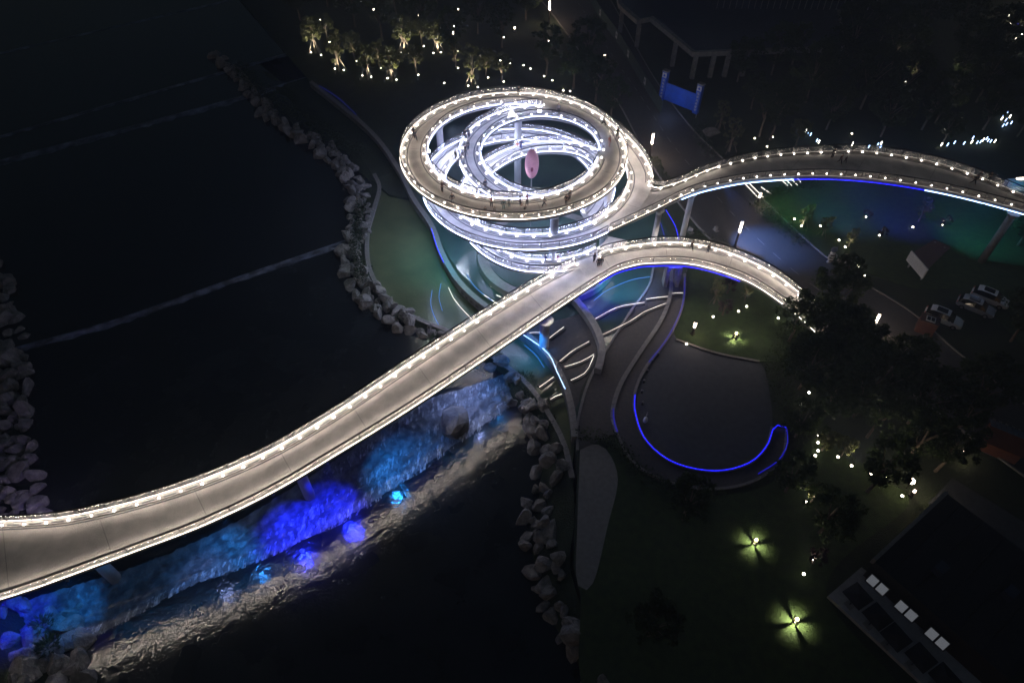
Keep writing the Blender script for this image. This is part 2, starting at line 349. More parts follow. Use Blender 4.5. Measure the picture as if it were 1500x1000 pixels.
sheet('lawn',curve([(1005,400),(1020,388),(1100,400),(1160,440),(1190,480),(1180,520),(1112,530),(1050,516),(990,496),(1000,450)],z),z+.05,M['grass'],.4)
sheet('lawn',curve([(1110,330),(1140,275),(1250,262),(1380,280),(1520,330),(1530,520),(1420,430),(1330,420),(1210,375)],z),z+.02,M['grass'],.4)
sheet('lawn',curve([(905,640),(930,685),(975,712),(1040,725),(1110,716),(1150,690),(1200,640),(1290,700),(1330,740),(1210,860),(1330,1060),(900,1060),(850,860),(850,700)],z),z-.03,M['grass'],.4)
sheet('gravel_path',curve([(850,650),(885,655),(905,700),(890,770),(868,855),(845,850),(846,760)],z),z+.0,M['kerb'],.3)
# road as one strip
roadL=[(740,-60),(800,10),(852,80),(905,150),(950,235),(1010,318),(1075,385),(1140,440),(1210,490),(1290,545),(1400,625),(1530,720)]
roadR=[(860,-60),(905,20),(955,110),(1010,185),(1065,240),(1115,290),(1180,352),(1240,400),(1330,455),(1400,515),(1470,570),(1560,640)]
rl=smooth_line([P(a,b,GZ) for a,b in roadL],-90); rR=smooth_line([P(a,b,GZ) for a,b in roadR],-90)
mb=MB(); vs=[];fs=[]
for a,b in zip(rl,rR):
    for u in (0,.5,1): q=a.lerp(b,u); vs.append((q.x,q.y,GZ+.10+.03*math.sin(PI*u)))
for i in range(89):
    for k in (0,1): fs.append((i*3+k,i*3+k+1,i*3+k+4,i*3+k+3))
mb.add(vs,[f[::-1] for f in fs]); struct('road',mb,M['asphalt'])
for k,(ln,sg) in enumerate(((rl,1),(rR,-1))):
    mb=MB(); ln2=[Vector((p.x,p.y,GZ+.1)) for p in ln]; sweep(mb,ln2,[(-.1,-.1),(-.1,.13),(.1,.13),(.1,-.1)])
    o=mb.build('kerb',M['kerb']); o['kind']='structure'
mb=MB()
for i in range(2,88,2):
    a=rl[i].lerp(rR[i],.5); b2=rl[i].lerp(rR[i],.5)+ (rl[i+1].lerp(rR[i+1],.5)-a)*.9; t=(b2-a).normalized(); s=Vector((t.y,-t.x,0))*.06
    mb.add([(a-s)+Vector((0,0,.0)),(a+s),(b2+s),(b2-s)],[(0,1,2,3)])
mb.v=[(v[0],v[1],GZ+.137) for v in mb.v]; struct('lane_marking',mb,M['line'])
# kerbs along the garden curves, laid as stones
def stone_row(name,line,label,z,wd=.3,h=.18,m='kerb',step=1.0):
    t=empty(name,(line[0].x,line[0].y,0),label=label,cat='kerb'); off=line[0]; me=MB().box((0,0,0),(step*.96,wd,h)).mesh('kerb_stone',M[m])
    for a,b in zip(line,line[1:]):
        c=(a+b)/2-off; inst('kerb_stone',me,t,(c.x,c.y,z),(0,0,math.atan2(b.y-a.y,b.x-a.x)))
    return t
stone_row('kerb_row',W(C1,z),'stone kerb between the lit water terraces and the brown footpath',z+.1)
stone_row('kerb_row',W(C2,z),'curving stone kerb dividing the two brown footpaths',z+.12,.5,.22)
stone_row('kerb_row',W(C3,z),'rim of the round plaza edged with a blue light line',z+.12,.35,.24)
stone_row('kerb_row',W(C3o,z),'outer kerb around the crescent path below the plaza',z+.08)
stone_row('kerb_row',W([(990,498),(1050,518),(1112,530)],z),'kerb between the small lawn and the round plaza',z+.1)
# blue LED lines
def led_line(line,label,m='blue',z=None,r=.05):
    mb=MB(); mb.tube([Vector((p.x,p.y,z if z is not None else p.z)) for p in line],r,5); o=mb.build('led_strip',M[m]); tag(o,label,'light strip'); return o
led_line(W([(930,580),(930,605),(945,645),(985,678),(1045,691),(1095,680),(1122,655),(1134,626),(1151,628)],z),'bright blue light line curving under the rim of the round plaza','blue',z+.27,.045)
led_line(W([(1151,628),(1153,650),(1140,675),(1110,695)],z),'short blue light line on the outer tip of the crescent path','bluedim',z+.22)
led_line(W([(898,600),(899,618),(904,634)],z),'short blue light line at the lower end of the footpath kerb','bluedim',z+.28)
led_line(W([(1003,408),(1001,440),(992,468),(975,500),(950,532)],z),'dim blue light line beside the small lawn','bluedim',z+.27,.04)
led_line(W([(975,310),(988,332),(993,350),(995,365)],z),'curved blue light line beneath the upper footbridge','blue',z+.3,.045)
led_line(W([(967,328),(972,345),(977,360)],z),'thin blue light line near the slanted bridge column','bluedim',z+.3,.05)
led_line(W([(632,335),(640,362),(650,385)],3.1),'blue light line on the tall curved wall by the pond','blue',3.16)
led_line(W([(762,488),(788,505),(806,522),(816,545),(828,570)],3.1),'white blue light line on the tall wall under the lower footbridge','whiteblue',3.16,.022)
led_line(W([(468,128),(488,140),(503,152),(522,170)],GZ),'faint blue light line in the dark planting by the river','bluedim',GZ+.3,.022)
# lit steps of the water terraces
def step(a,b,c,label,m='led_warm',z=GZ+.2):
    t=empty('water_step',(0,0,0),label=label,cat='step'); line=W([a,b,c],z)
    mb=MB(); sweep(mb,line,[(-.35,-.25),(-.35,0),(.35,0),(.35,-.25)]); mb.build('step_stone',M['paver'],t)
    mb=MB(); r2=random.Random(int(a[0])); ln=[p+Vector((0,0,.03+r2.uniform(-.01,.02))) for p in line]; mb.tube(ln,[.03*r2.uniform(.6,1.4) for _ in ln],5); mb.build('edge_light',M['steplite'],t); return t
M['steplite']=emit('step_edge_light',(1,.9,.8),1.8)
for s in [((872,467),(905,450),(944,443),'upper glowing step across the grassy water terrace'),((946,438),(962,436),(981,434),'short glowing step by the curving footpath kerb'),((881,491),(920,472),(943,457),'lower glowing step across the water terrace'),((943,457),(960,450),(979,443),'glowing step crossing the head of the footpath'),((984,430),(994,429),(1003,429),'small glowing step beside the small lawn'),
 ((820,529),(840,513),(863,500),'first glowing step below the bridge column'),((827,537),(850,530),(870,519),'second glowing step below the bridge column'),((836,557),(858,545),(870,521),'curved glowing step below the bridge column'),((805,495),(815,487),(826,479),'glowing step right behind the bridge column'),((772,488),(782,487),(792,487),'glowing step left of the bridge column'),
 ((790,567),(800,560),(811,552),'glowing step in the narrow channel by the river wall'),((806,585),(814,580),(823,577),'last glowing step in the narrow channel')]:
    step(*s)
# stepping edge lights round the pond
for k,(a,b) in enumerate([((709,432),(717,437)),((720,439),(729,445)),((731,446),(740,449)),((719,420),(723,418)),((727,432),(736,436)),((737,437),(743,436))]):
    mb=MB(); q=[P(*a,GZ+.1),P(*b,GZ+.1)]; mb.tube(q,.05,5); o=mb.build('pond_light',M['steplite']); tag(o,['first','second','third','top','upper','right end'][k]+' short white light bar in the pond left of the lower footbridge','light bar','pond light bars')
# ---------------------------------------------------------------- footbridge decks
post_me=MB().box((0,0,.55),(.07,.05,1.2)).box((0,0,.05),(.12,.12,.06)).mesh('post',M['post'])
panel_me=MB().box((0,0,0),(1,.03,.74)).mesh('glass_panel',M['glass'])
bulb_me=MB().ball((0,0,.06),(.14,.14,.11),8,5).mesh('curb_lamp',M['bulb'])
slab_cache={}
def ribbon(name,label,L,Rt,led='led_warm',railL=(0,1),railR=(0,1),closed=False,curbs=True,under=None,cat='footbridge',lampoff=.42,nolampL=False,nolampR=False,bright=True,ledL=None,ledR=None):
    t=empty(name,(L[0].x,L[0].y,0),label=label,cat=cat); off=Vector((L[0].x,L[0].y,0)); n=len(L)
    L=[p-off for p in L]; Rt=[p-off for p in Rt]
    ac=[(b-a) for a,b in zip(L,Rt)]; wd=[Vector((v.x,v.y,0)).length for v in ac]; ac=[Vector((v.x,v.y,0)).normalized() for v in ac]   # L -> R
    N=n if closed else n-1
    def strip(line,side,prof,nm,m,rng=(0,1),cl=None,smooth=False):
        i0=int(rng[0]*(n-1)); i1=int(rng[1]*(n-1)); full=(rng==(0,1)); mbb=MB()
        sweep(mbb,line[i0:i1+1],prof,closed and full,side[i0:i1+1]); return mbb.build(nm,M[m],t,smooth=smooth)
    # deck slab and girder
    mbb=MB(); vs=[];fs=[]
    for i in range(n):
        a,b=L[i],Rt[i]; ins=min(1.0,wd[i]*.22)
        vs+=[a,b,b+Vector((0,0,-.28)),b-ac[i]*ins+Vector((0,0,-.85)),a+ac[i]*ins+Vector((0,0,-.85)),a+Vector((0,0,-.28))]
    top=[];bot=[]
    for i in range(N):
        j=(i+1)%n
        top.append((i*6,j*6,j*6+1,i*6+1))
        for k in range(1,5): bot.append((i*6+k,j*6+k,j*6+k+1,i*6+k+1))
        bot.append((i*6+5,j*6+5,j*6,i*6))
    if not closed: bot+=[tuple(range(6)),tuple((n-1)*6+k for k in range(6))[::-1]]
    mbb.add(vs,bot,1); mbb.add(vs,top,0); mbb.build('deck',[M['deck'],M['under']],t)
    up_=Vector((0,0,1)); jm=MB()
    for i in range(6,n-1,13):
        a,b=L[i],Rt[i]; tv=(L[i+1]-L[i]).normalized()*.035
        jm.add([a-tv+up_*.006,b-tv+up_*.006,b+tv+up_*.006,a+tv+up_*.006],[(0,1,2,3)])
    if jm.f: jo=jm.build('expansion_joint',M['under'] if 0 else M['curb'],t); jo['kind']='stuff'
    for line,sgn,rail,nl,ll in ((L,1,railL,nolampL,ledL),(Rt,-1,railR,nolampR,ledR)):
        if rail is None: continue
        side=[a*sgn for a in ac]   # pointing inward from this edge
        strip(line,side,[(-.10,-.32),(-.10,.085),(-.02,.085),(-.02,-.32)],'fascia','steel',rail)
        strip(line,side,[(-.13,.09),(-.13,.14),(-.045,.14),(-.045,.09)],'led_strip',ll or led,rail)
        if curbs:
            strip(line,side,[(.22,.005),(.22,.12),(.62,.12),(.62,.005)],'curb','curb',rail)
            strip(line,side,[(.78,.0),(.78,.012),(.93,.012),(.93,.0)],'drain_slot','groove_shadow',rail)
        i0=int(rail[0]*(n-1)); i1=int(rail[1]*(n-1)); seg=line[i0:i1+1]; sd=side[i0:i1+1]
        if closed and rail==(0,1): seg=seg+[seg[0]]; sd=sd+[sd[0]]
        D=[0]
        for a,b in zip(seg,seg[1:]): D.append(D[-1]+(b-a).length)
        def at_(s):
            s=min(max(s,0),D[-1]-1e-4); j=0
            while j<len(D)-2 and D[j+1]<s: j+=1
            u=(s-D[j])/max(1e-6,D[j+1]-D[j]); return seg[j].lerp(seg[j+1],u), sd[j].lerp(sd[j+1],u).normalized()
        for hz,rad,of in ((1.18,.055,-.06),):
            mbb=MB(); mbb.tube([p+a*of+up_*hz for p,a in zip(seg,sd)],rad,5); mbb.build('handrail',M['rail'],t)
        mbb=MB(); sweep(mbb,[p+Vector((0,0,0)) for p in seg],[(-.045,1.115),(.0,1.115)],False,sd); mbb.build('rail_light',M['rail_cool' if led=='led_cool' else ('rail_dim' if led=='led_low' else 'rail_warm')],t)
        mbb=MB(); sweep(mbb,list(seg),[(-.11,1.12),(-.11,1.16),(.015,1.16),(.015,1.12)],False,sd); mbb.build('rail_cap',M['rail'],t)
        nb=max(1,round(D[-1]/2.3)); ps=[at_(D[-1]*k/nb) for k in range(nb+1)]
        for k,(p,a) in enumerate(ps[:-1] if closed and rail==(0,1) else ps):
            inst('post',post_me,t,p-a*.06,(0,0,math.atan2(a.x,-a.y)))
        for (p,a),(q,b) in zip(ps,ps[1:]):
            c=(p+q)/2-(a+b)*.05+up_*.56; d=q-p; inst('glass_panel',panel_me,t,c-up_*.06,(0,-math.atan2(d.z,math.hypot(d.x,d.y)),math.atan2(d.y,d.x)),(d.length*.975,1,1))
        if curbs and not nl:
            nl_=max(1,round(D[-1]/2.05))
            for k in range(nl_+1 if not(closed and rail==(0,1)) else nl_):
                p,a=at_(D[-1]*k/nl_); b_s=random.uniform(.7,1.0); o=inst('curb_lamp',bulb_me,t,p+a*(lampoff+random.uniform(-.03,.03))+up_*.12,sc=(b_s,b_s,1))
                dash=None
            # curb shadow between lamps, drawn as dark dashes
            dm=MB()
            for k in range(nl_):
                a0,s0=at_(D[-1]*(k+.22)/nl_); a1,s1=at_(D[-1]*(k+.78)/nl_); w0=.06
                dm.add([a0+s0*(lampoff-w0),a0+s0*(lampoff+w0),a1+s1*(lampoff+w0),a1+s1*(lampoff-w0)]+[a0+s0*(lampoff-w0)+up_*.02,a0+s0*(lampoff+w0)+up_*.02,a1+s1*(lampoff+w0)+up_*.02,a1+s1*(lampoff-w0)+up_*.02],[(4,5,6,7),(0,1,5,4),(1,2,6,5),(2,3,7,6),(3,0,4,7)])
            dm.v=[(x,y,zz+.122) for x,y,zz in dm.v]; dm.build('curb_shadow_dash',M['groove_shadow'],t)
    return t
def arc(keys,th0,th1,stepdeg=4,edge='out'):
    out=[]; n=max(2,int(abs(th1-th0)/stepdeg)+1); ks=sorted(keys)
    for i in range(n+1):
        th=th0+(th1-th0)*i/n; a=ks[0];b=ks[-1]
        for x,y in zip(ks,ks[1:]):
            if x[0]<=th<=y[0]: a,b=x,y
        u=(th-a[0])/max(1e-6,b[0]-a[0]) if b[0]>a[0] else 0
        u=max(0,min(1,u)); us=u*u*(3-2*u)*.35+u*.65
        v=[p+(q-p)*us for p,q in zip(a[1:],b[1:])]; r=v[3] if edge=='out' else v[2]
        out.append(Vector((v[0]+r*math.cos(R(th)),v[1]+r*math.sin(R(th)),v[4])))
    return out
TZ=17.0
# top ring (closed)
ci=[Vector((.1+11.55*math.cos(R(a)),81.0+11.55*math.sin(R(a)),TZ)) for a in range(0,360,4)]
co=[Vector((.2+15.1*math.cos(R(a)),80.6+15.1*math.sin(R(a)),TZ)) for a in range(0,360,4)]
ribbon('ring_walkway','large round walkway forming the top of the lit spiral, crowded with people',ci,co,closed=True,railL=(.2,.985),railR=(0,1),cat='walkway',ledL='led_cool')
KI=[(-30,3.6,81,8.2,11.2,16.965),(0,3.9,81,8.0,11.2,16.965),(90,4,81,8.2,11.1,16.965),(180,4,81,8.3,11.15,16.4),(270,4,81,8.3,11.1,15.1),(360,4,81,7.5,10.2,13.8),(450,3.9,81.2,6.6,9.15,12),(540,3,79,8,10.6,10.4),(630,1.9,77,9.5,11.75,8.95),(720,2,77,12.6,15.2,8.3)]
# inner ramp, cut so that each length has its own rails
ia,oa=arc(KI,-4,420,4,'in'),arc(KI,-4,420,4,'out')
ribbon('inner_ramp','inner ramp curling down from the top ring inside the spiral',ia,oa,led='led_cool',railR=(.232,1),railL=(0,1),cat='walkway')
ia,oa=arc(KI,420,700,4,'in'),arc(KI,420,700,4,'out')
ribbon('lower_ramp','lowest loop of the spiral, joining the lower footbridge',ia,oa,led='led_cool',railR=(0,.84),railL=(0,.95),cat='walkway',nolampR=True)
# middle loop, descending clockwise from the upper bridge
KL=[(-395,1.5,80.5,9.6,12.3,10.9),(-350,1.5,80.5,10.2,13.0,11.5),(-270,1.5,80.5,10.7,13.5,12.0),(-180,1.5,80.5,10.9,13.8,12.4),(-90,1.6,80.5,12.75,15.6,12.8),(-50,1.6,80.5,13.6,16.2,12.95),(0,1.6,80.5,14.5,17.8,13.2),(30,1.3,80.5,13.7,17.0,14.5),(60,.7,80.6,12.6,16.0,16.0),(84,.3,80.6,11.8,15.3,16.93)]
ia,oa=arc(KL,-50,-395,4,'in'),arc(KL,-50,-395,4,'out')
ribbon('middle_loop','middle loop of the spiral below the top ring',ia,oa,led='led_cool',cat='walkway',nolampR=True)
ia,oa=arc(KL,-50,84,4,'in'),arc(KL,-50,84,4,'out')
ribbon('side_ramp','outer ramp on the right side of the spiral, climbing to the top ring',ia,oa,led='led_warm',cat='walkway',railR=(.33,1),railL=(0,.62))
# upper bridge to the right
near=[P(a,b,zz) for a,b,zz in [(893,338,13),(913,329,13),(960,307,13),(1003,286,13),(1040,274,13),(1100,263,12.9),(1180,258,12.8),(1250,260,12.6),(1320,268,12.4),(1400,283,12.2),(1500,309,12),(1580,335,12)]]
far=[P(a,b,zz) for a,b,zz in [(946,262,13),(958,276,13),(978,273,13),(1005,264,13),(1040,249,13),(1090,235,12.9),(1140,227,12.8),(1200,223,12.7),(1260,222,12.6),(1320,229,12.4),(1380,242,12.3),(1440,262,12.1),(1500,287,12),(1580,318,12)]]
N_=90
near=smooth_line(near,-N_); far=smooth_line(far,-N_)
near=[p+Vector((0,0,-.012)) for p in near]; far=[p+Vector((0,0,-.012)) for p in far]
M['led_low']=emit('dim_warm_led_strip',(1,.86,.72),.22)
k=int(N_*.22)
ribbon('upper_footbridge','upper footbridge curving away to the right over the road',far[:k+1],near[:k+1],led='led_warm',railL=(.12,1))
ribbon('upper_footbridge','dim far length of the upper footbridge, with a blue line under its edge',far[k:],near[k:],led='led_low')
for i0,i1,m in ((.2,.45,'whiteblue'),(.45,.62,'blue'),(.62,.72,'blue'),(.72,1.0,'whiteblue')):
    mb=MB(); q=near[int(i0*(N_-1)):int(i1*(N_-1))+1]; mb.tube([p+Vector((0,-.14,-.42)) for p in q],.065,5)
    o=mb.build('under_edge_light',M[m]); tag(o,{.2:'ice blue light line',.45:'deep blue light line',.62:'deep blue light line nearing the right end',.72:'cyan white light line at the right end'}[i0]+' under the edge of the upper footbridge','light strip')
# lower bridge: left part and right branch
BZ=[8.2,8.2,8.2,8.2,8.25,8.3,8.35,8.4,8.5,8.6]
lf=[P(a,b,zz) for a,b,zz in [(-60,767,8.2),(0,765,8.2),(60,762,8.2),(110,756,8.2),(200,735,8.2),(300,703,8.2),(400,659,8.25),(500,600,8.3),(600,533,8.4),(700,468,8.5),(790,413,8.6),(843,386,8.7)]]
ln_=[P(a,b,zz) for a,b,zz in [(-60,896,8.2),(0,877,8.2),(50,861,8.2),(100,843,8.2),(200,806,8.2),(300,768,8.2),(400,720,8.25),(500,661,8.3),(600,599,8.4),(700,532,8.5),(800,463,8.6),(868,417,8.7)]]
lf=smooth_line(lf,-110); ln_=smooth_line(ln_,-110)
ribbon('lower_footbridge','long lower footbridge crossing the river from the left edge to the spiral',lf,ln_,led='led_warm',nolampR=True)
bf=[P(a,b,zz) for a,b,zz in [(843,386,8.7),(872,377,8.7),(885,369,8.7),(920,362,8.65),(975,356,8.6),(1030,361,8.4),(1080,376,8.1),(1130,400,7.6),(1170,430,7.0),(1195,452,6.6),(1225,480,6.2)]]
bn=[P(a,b,zz) for a,b,zz in [(868,417,8.7),(900,398,8.7),(925,390,8.7),(950,386,8.6),(1003,386,8.5),(1050,396,8.3),(1100,415,8.0),(1150,448,7.3),(1180,473,6.9),(1200,492,6.5)]]
bf=smooth_line(bf,-56); bn=smooth_line(bn,-56)
ribbon('lower_footbridge','curving right hand branch of the lower footbridge above the small lawn',bf,bn,led='led_warm',railL=(.10,1),nolampR=True)
# coloured strips under the lower bridge's near edge
cols=[(0,.1,'blue'),(.1,.3,'azure'),(.3,.37,'whiteblue'),(.37,.66,'blue'),(.66,.8,'azure'),(.8,1.,'blue')]
for j,(a,b,m) in enumerate(cols):
    q=ln_[int(a*109):int(b*109)+1]; f=lf[int(a*109):int(b*109)+1]
    mb=MB(); mb.tube([p.lerp(s,.16)+Vector((0,0,-.80)) for p,s in zip(q,f)],.13,5); o=mb.build('under_deck_light',M[m])
    tag(o,['deep blue light line under the lower footbridge at the left edge','azure light line under the lower footbridge over the left rocks','ice blue light line under the lower footbridge','long deep blue light line under the middle of the lower footbridge','azure light line under the lower footbridge over the white water','deep blue light line under the lower footbridge by its column'][j],'light strip')
q=bn[2:36]
mb=MB(); mb.tube([p+Vector((0,-.1,-.42)) for p in q],.06,5); o=mb.build('under_edge_light',M['blue']); tag(o,'blue light line under the curved branch beside the water terraces','light strip')
# columns
def column(x,y,zt,r,label,zb=GZ-1.5,m='under'):
    t=empty('bridge_column',(x,y,0),label=label,cat='column')
    mb=MB(); mb.tube([(0,0,zb),(0,0,zt-.6)],r,14); mb.build('shaft',M[m],t,smooth=True); mb=MB(); mb.tube([(0,0,zt-.6),(0,0,zt)],[r,r*1.7],14); mb.build('capital',M[m],t)
column(.9,90.6,16.1,.55,'tall blue lit column seen through the spiral at the back')
column(5.3,68.0,16.1,.55,'blue lit column below the front of the top ring')
column(13.0,76.0,16.1,.5,'right column of the spiral by the upper footbridge')
column(-10.5,88.5,16.1,.5,'left back column of the spiral')
def colpx(px,py,zt,zb,r,label,m='under'):
    p=P(px,py,zt); column(p.x,p.y,zt-.8,r,label,zb,m)
colpx(799,462,8.5,-.5,.62,'stout blue column carrying the lower footbridge over the water terraces')
colpx(968,300,13,GZ,.4,'pale slanted looking column under the upper footbridge, left of two')
colpx(1016,276,13,GZ,.4,'dark column under the upper footbridge, right of two by the road')
colpx(430,672,8.2,-1,.6,'column of the lower footbridge in the middle of the river')
colpx(120,800,8.2,-1,.6,'column of the lower footbridge near the left rocks')
colpx(1490,305,12,GZ,.5,'cyan lit column at the right end of the upper footbridge','concrete')
# abutment, white portal on the terrace head
t=empty('bridge_abutment',(0,0,0),label='blue lit abutment wall carrying the curved branch beside the lawn',cat='abutment')
mb=MB(); a=P(985,392,7.4);b=P(1003,392,7.4); mb.box(((a.x+b.x)/2,(a.y+b.y)/2+2.0,6.9),(b.x-a.x+.2,1.6,1.4)); mb.build('cross_beam',M['under'],t)
for q_ in (a,b): MB().box((q_.x,q_.y+2.0,(6.2+GZ)/2),(.5,1.4,6.2-GZ)).build('pier',M['concrete'],t)
# spiral plinth and inner basin rim
t=empty('spiral_plinth',(5,75.5,0),label='pale round plinth in the pond beneath the spiral',cat='plinth')
mb=MB(); mb.tube([(0,0,GZ),(0,0,GZ+.9)],[10.2,10.0],48); mb.build('plinth_body',M['curb'],t)
mb=MB(); mb.tube([(0,0,GZ+.9),(0,0,GZ+.98)],[8.6,8.6],48); mb.build('basin_water',M['pond'],t)
# pink egg sculpture on a slender mast
M['egg']=mat('pink_lacquer',(.85,.42,.48),(.75,.34,.42),.45,1.2); M['eggc']=mat('deep_pink_spot',(.30,.03,.08),None,.5)
t=empty('egg_sculpture',(2.75,81.5,0),label='pink egg shaped sculpture hanging in the middle of the spiral',cat='sculpture')
mb=MB(); mb.ball((0,0,14.2),(.98,.98,2.3),24,16); mb.build('egg_shell',M['egg'],t,smooth=True)
mb=MB(); mb.ball((0,-.52,13.95),(.38,.5,.8),16,10); mb.build('core_spot',M['eggc'],t,smooth=True)
mb=MB(); mb.tube([(0,0,GZ+.9),(0,0,12)],.07,8); mb.build('mast',M['steel'],t); mb=MB(); mb.tube([(0,0,15.3),(0,0,15.45)],[.62,.5],20); mb.build('collar',M['egg'],t)
light('glow','POINT',(2.75,78.8,14.2),90,(1,.55,.6),t,.4)
# floodlights on the inner edge of the rings
def floodlight(p,tgt,energy,label,r=.2,color=(.78,.84,1)):
    t=empty('floodlight',p,label=label,cat='floodlight',group='floodlights on the rings')
    d=(Vector(tgt)-Vector(p)).normalized(); mb=MB(); mb.box((0,0,0),(.5,.4,.35)); mb.build('housing',M['steel'],t)
    mb=MB(); mb.ball((0,-.1,.2),r,10,7); mb.build('lens',M['flood'],t,smooth=True)
    light('beam','SPOT',d*.6,energy,color,t,.25,tuple(d*10),R(120))
C0=(2,80,8)
for p,e,s,r in [((750,170),3000,'brightest floodlight on the inner ring at the back',.42),((790,166),2400,'second bright floodlight on the inner ring at the back',.32),((830,171),900,'small floodlight right of the two brightest',.16),((866,186),900,'small floodlight on the inner ring at the back right',.16),
    ((652,180),1400,'floodlight inside the outer ring at the back left',.2),((628,223),1400,'floodlight inside the outer ring at the far left',.2),((635,246),1000,'lower floodlight inside the outer ring on the left',.15)]:
    q=P(*p,16.6); floodlight(q,C0,e*4.0,s,r)
# cool strips under each ring light the levels beneath (visible as lines from below and the side)
def underglow(line,m,label,r=.05):
    mb=MB(); mb.tube(line,r,5); o=mb.build('under_edge_light',M[m]); tag(o,label,'light strip'); return o
underglow([Vector((.2+13.3*math.cos(R(a)),80.7+13.3*math.sin(R(a)),16.02)) for a in range(0,361,6)],'led_cool','white light ring under the top walkway',.06)
underglow([p+Vector((0,0,-.98)) for p in [a.lerp(b,.5) for a,b in zip(arc(KI,100,420,6,'in'),arc(KI,100,420,6,'out'))]],'led_cool','white light line under the inner ramp',.06)
underglow([p+Vector((0,0,-.98)) for p in [a.lerp(b,.5) for a,b in zip(arc(KL,-60,-395,6,'in'),arc(KL,-60,-395,6,'out'))]],'whiteblue','ice blue light line under the middle loop',.07)
underglow([p+Vector((0,0,-.98)) for p in [a.lerp(b,.5) for a,b in zip(arc(KI,430,700,6,'in'),arc(KI,430,700,6,'out'))]],'whiteblue','ice blue light line under the lowest loop',.07)
# coloured floodlights on the river and garden side of the bridges
def wash(px,py,zl,tx,ty,tz,e,c,label,ang=95,size=.07):
    p=P(px,py,zl); q=P(tx,ty,tz); t=empty('colour_floodlight',p,label=label,cat='floodlight',group='coloured floodlights under the bridges')
    MB().box((0,0,.12),(.3,.2,.14)).build('housing',M['steel'],t)
    light('beam','SPOT',(0,0,-.05),e,c,t,size,tuple(Vector(q)-Vector(p)),R(ang),.9); return t
BL=(.01,.02,1);AZ=(.02,.28,1);CY=(.05,.6,.9);IB=(.35,.45,1);GR=(.02,.9,.45)
wash(700,540,7.2,680,585,1,1300,IB,'ice blue floodlight aimed at the white water by the boulder')
wash(640,575,7.2,690,600,.5,420,IB,'ice blue floodlight aimed at the large river boulder')
wash(730,515,7.2,735,560,1,500,AZ,'azure floodlight aimed at the bank boulders')
wash(560,628,7.2,600,690,.3,2200,AZ,'azure floodlight aimed at the weir apron')
wash(480,680,7.2,480,765,.3,5500,BL,'deep blue floodlight right of the river column',85)
wash(400,725,7.2,430,790,.3,5500,BL,'deep blue floodlight left of the river column',80)
wash(330,757,7.2,330,830,.3,1800,AZ,'azure floodlight over the left part of the weir',80)
wash(270,785,7.2,300,850,.3,500,IB,'pale blue floodlight over the weir foam',60)
wash(100,850,7.2,85,890,1.5,1600,AZ,'azure floodlight aimed at the left bank rocks',80)
wash(0,885,7.2,10,920,1.5,2600,BL,'deep blue floodlight at the left edge',90)
wash(800,470,7.4,850,490,GZ,4500,BL,'deep blue floodlight by the bridge column aimed right',90)
wash(770,490,7.4,775,510,GZ,2200,AZ,'azure floodlight by the bridge column aimed left',90)
wash(900,402,7.6,905,415,GZ,2600,CY,'cyan floodlight over the water terrace')
wash(940,390,7.6,930,425,GZ,1600,IB,'pale blue floodlight over the water terrace')
wash(870,420,7.6,880,440,GZ,3000,BL,'deep blue floodlight over the planter wall')
wash(1060,268,12,1120,360,GZ,26000,(.12,.30,1),'blue floodlight aimed at the road',50)
wash(1150,262,12,1180,300,GZ,3200,GR,'green floodlight aimed at the hedge',80)
wash(1250,264,11.8,1250,300,GZ,5500,(.02,.14,1),'blue floodlight aimed at the garden',100)
wash(1340,276,11.8,1330,300,GZ,8000,BL,'deep blue floodlight aimed at the garden',100)
wash(1440,300,11.5,1450,325,GZ,4500,CY,'cyan floodlight at the right end of the upper footbridge',100)
wash(655,330,11.0,650,380,GZ,3000,CY,'cyan floodlight aimed at the pond edge',90)
wash(985,395,6.6,995,398,GZ+2,260,BL,'deep blue floodlight on the abutment wall',110)
wash(700,372,8.4,700,420,GZ,900,(.2,.75,.7),'green blue floodlight aimed at the pond',110)
# ---------------------------------------------------------------- boulders
def rock_mesh(seed,veg=False):
    r=random.Random(seed); import bmesh
    bm=bmesh.new(); bmesh.ops.create_icosphere(bm,subdivisions=2,radius=1)
    ax=[Vector((r.gauss(0,1),r.gauss(0,1),r.gauss(0,1))).normalized() for _ in range(11)]; dd=[r.uniform(.42,.75) for _ in ax]
    for v in bm.verts:
        for a,d in zip(ax,dd):
            e=v.co.dot(a)-d
            if e>0: v.co-=a*e
        v.co*=1.15*(1+r.uniform(-.02,.02))
    me=bpy.data.meshes.new('boulder'); bm.to_mesh(me); bm.free(); me.materials.append(M['rock']); return me
rocks=[rock_mesh(i) for i in range(8)]
r=random.Random(11)
def tuft(p,rad,seed,parent=None,n=60,m='leaf2',name='leaf_tuft'):
    q=random.Random(seed); mb=MB()
    for _ in range(n):
        a=q.uniform(0,2*PI); rr_=rad*math.sqrt(q.random()); c=Vector((math.cos(a)*rr_,math.sin(a)*rr_,q.uniform(.05,.5)*rad*(1.3-rr_/rad)))
        d=Vector((math.cos(a),math.sin(a),q.uniform(.3,1.4))).normalized()*q.uniform(.3,.6); s=d.cross(Vector((0,0,1))).normalized()*q.uniform(.05,.12)
        mb.add([c-s,c+s,c+d],[(0,1,2)])
    return mb
from mathutils.bvhtree import BVHTree
bvs=[BVHTree.FromPolygons([v.co[:] for v in o.data.vertices],[tuple(p.vertices) for p in o.data.polygons]) for o in bpy.data.objects if o.name.split('.')[0] in ('river_bank','ground') and o.type=='MESH']
def gz(x,y):
    zz=[]
    for b_ in bvs:
        h_=b_.ray_cast(Vector((x,y,40)),Vector((0,0,-1)))
        if h_[0] is not None: zz.append(h_[0].z)
    return max(zz) if zz else 0
cnt=0
SIZES=['large','small','flat','pointed','round','long','squat','tall']
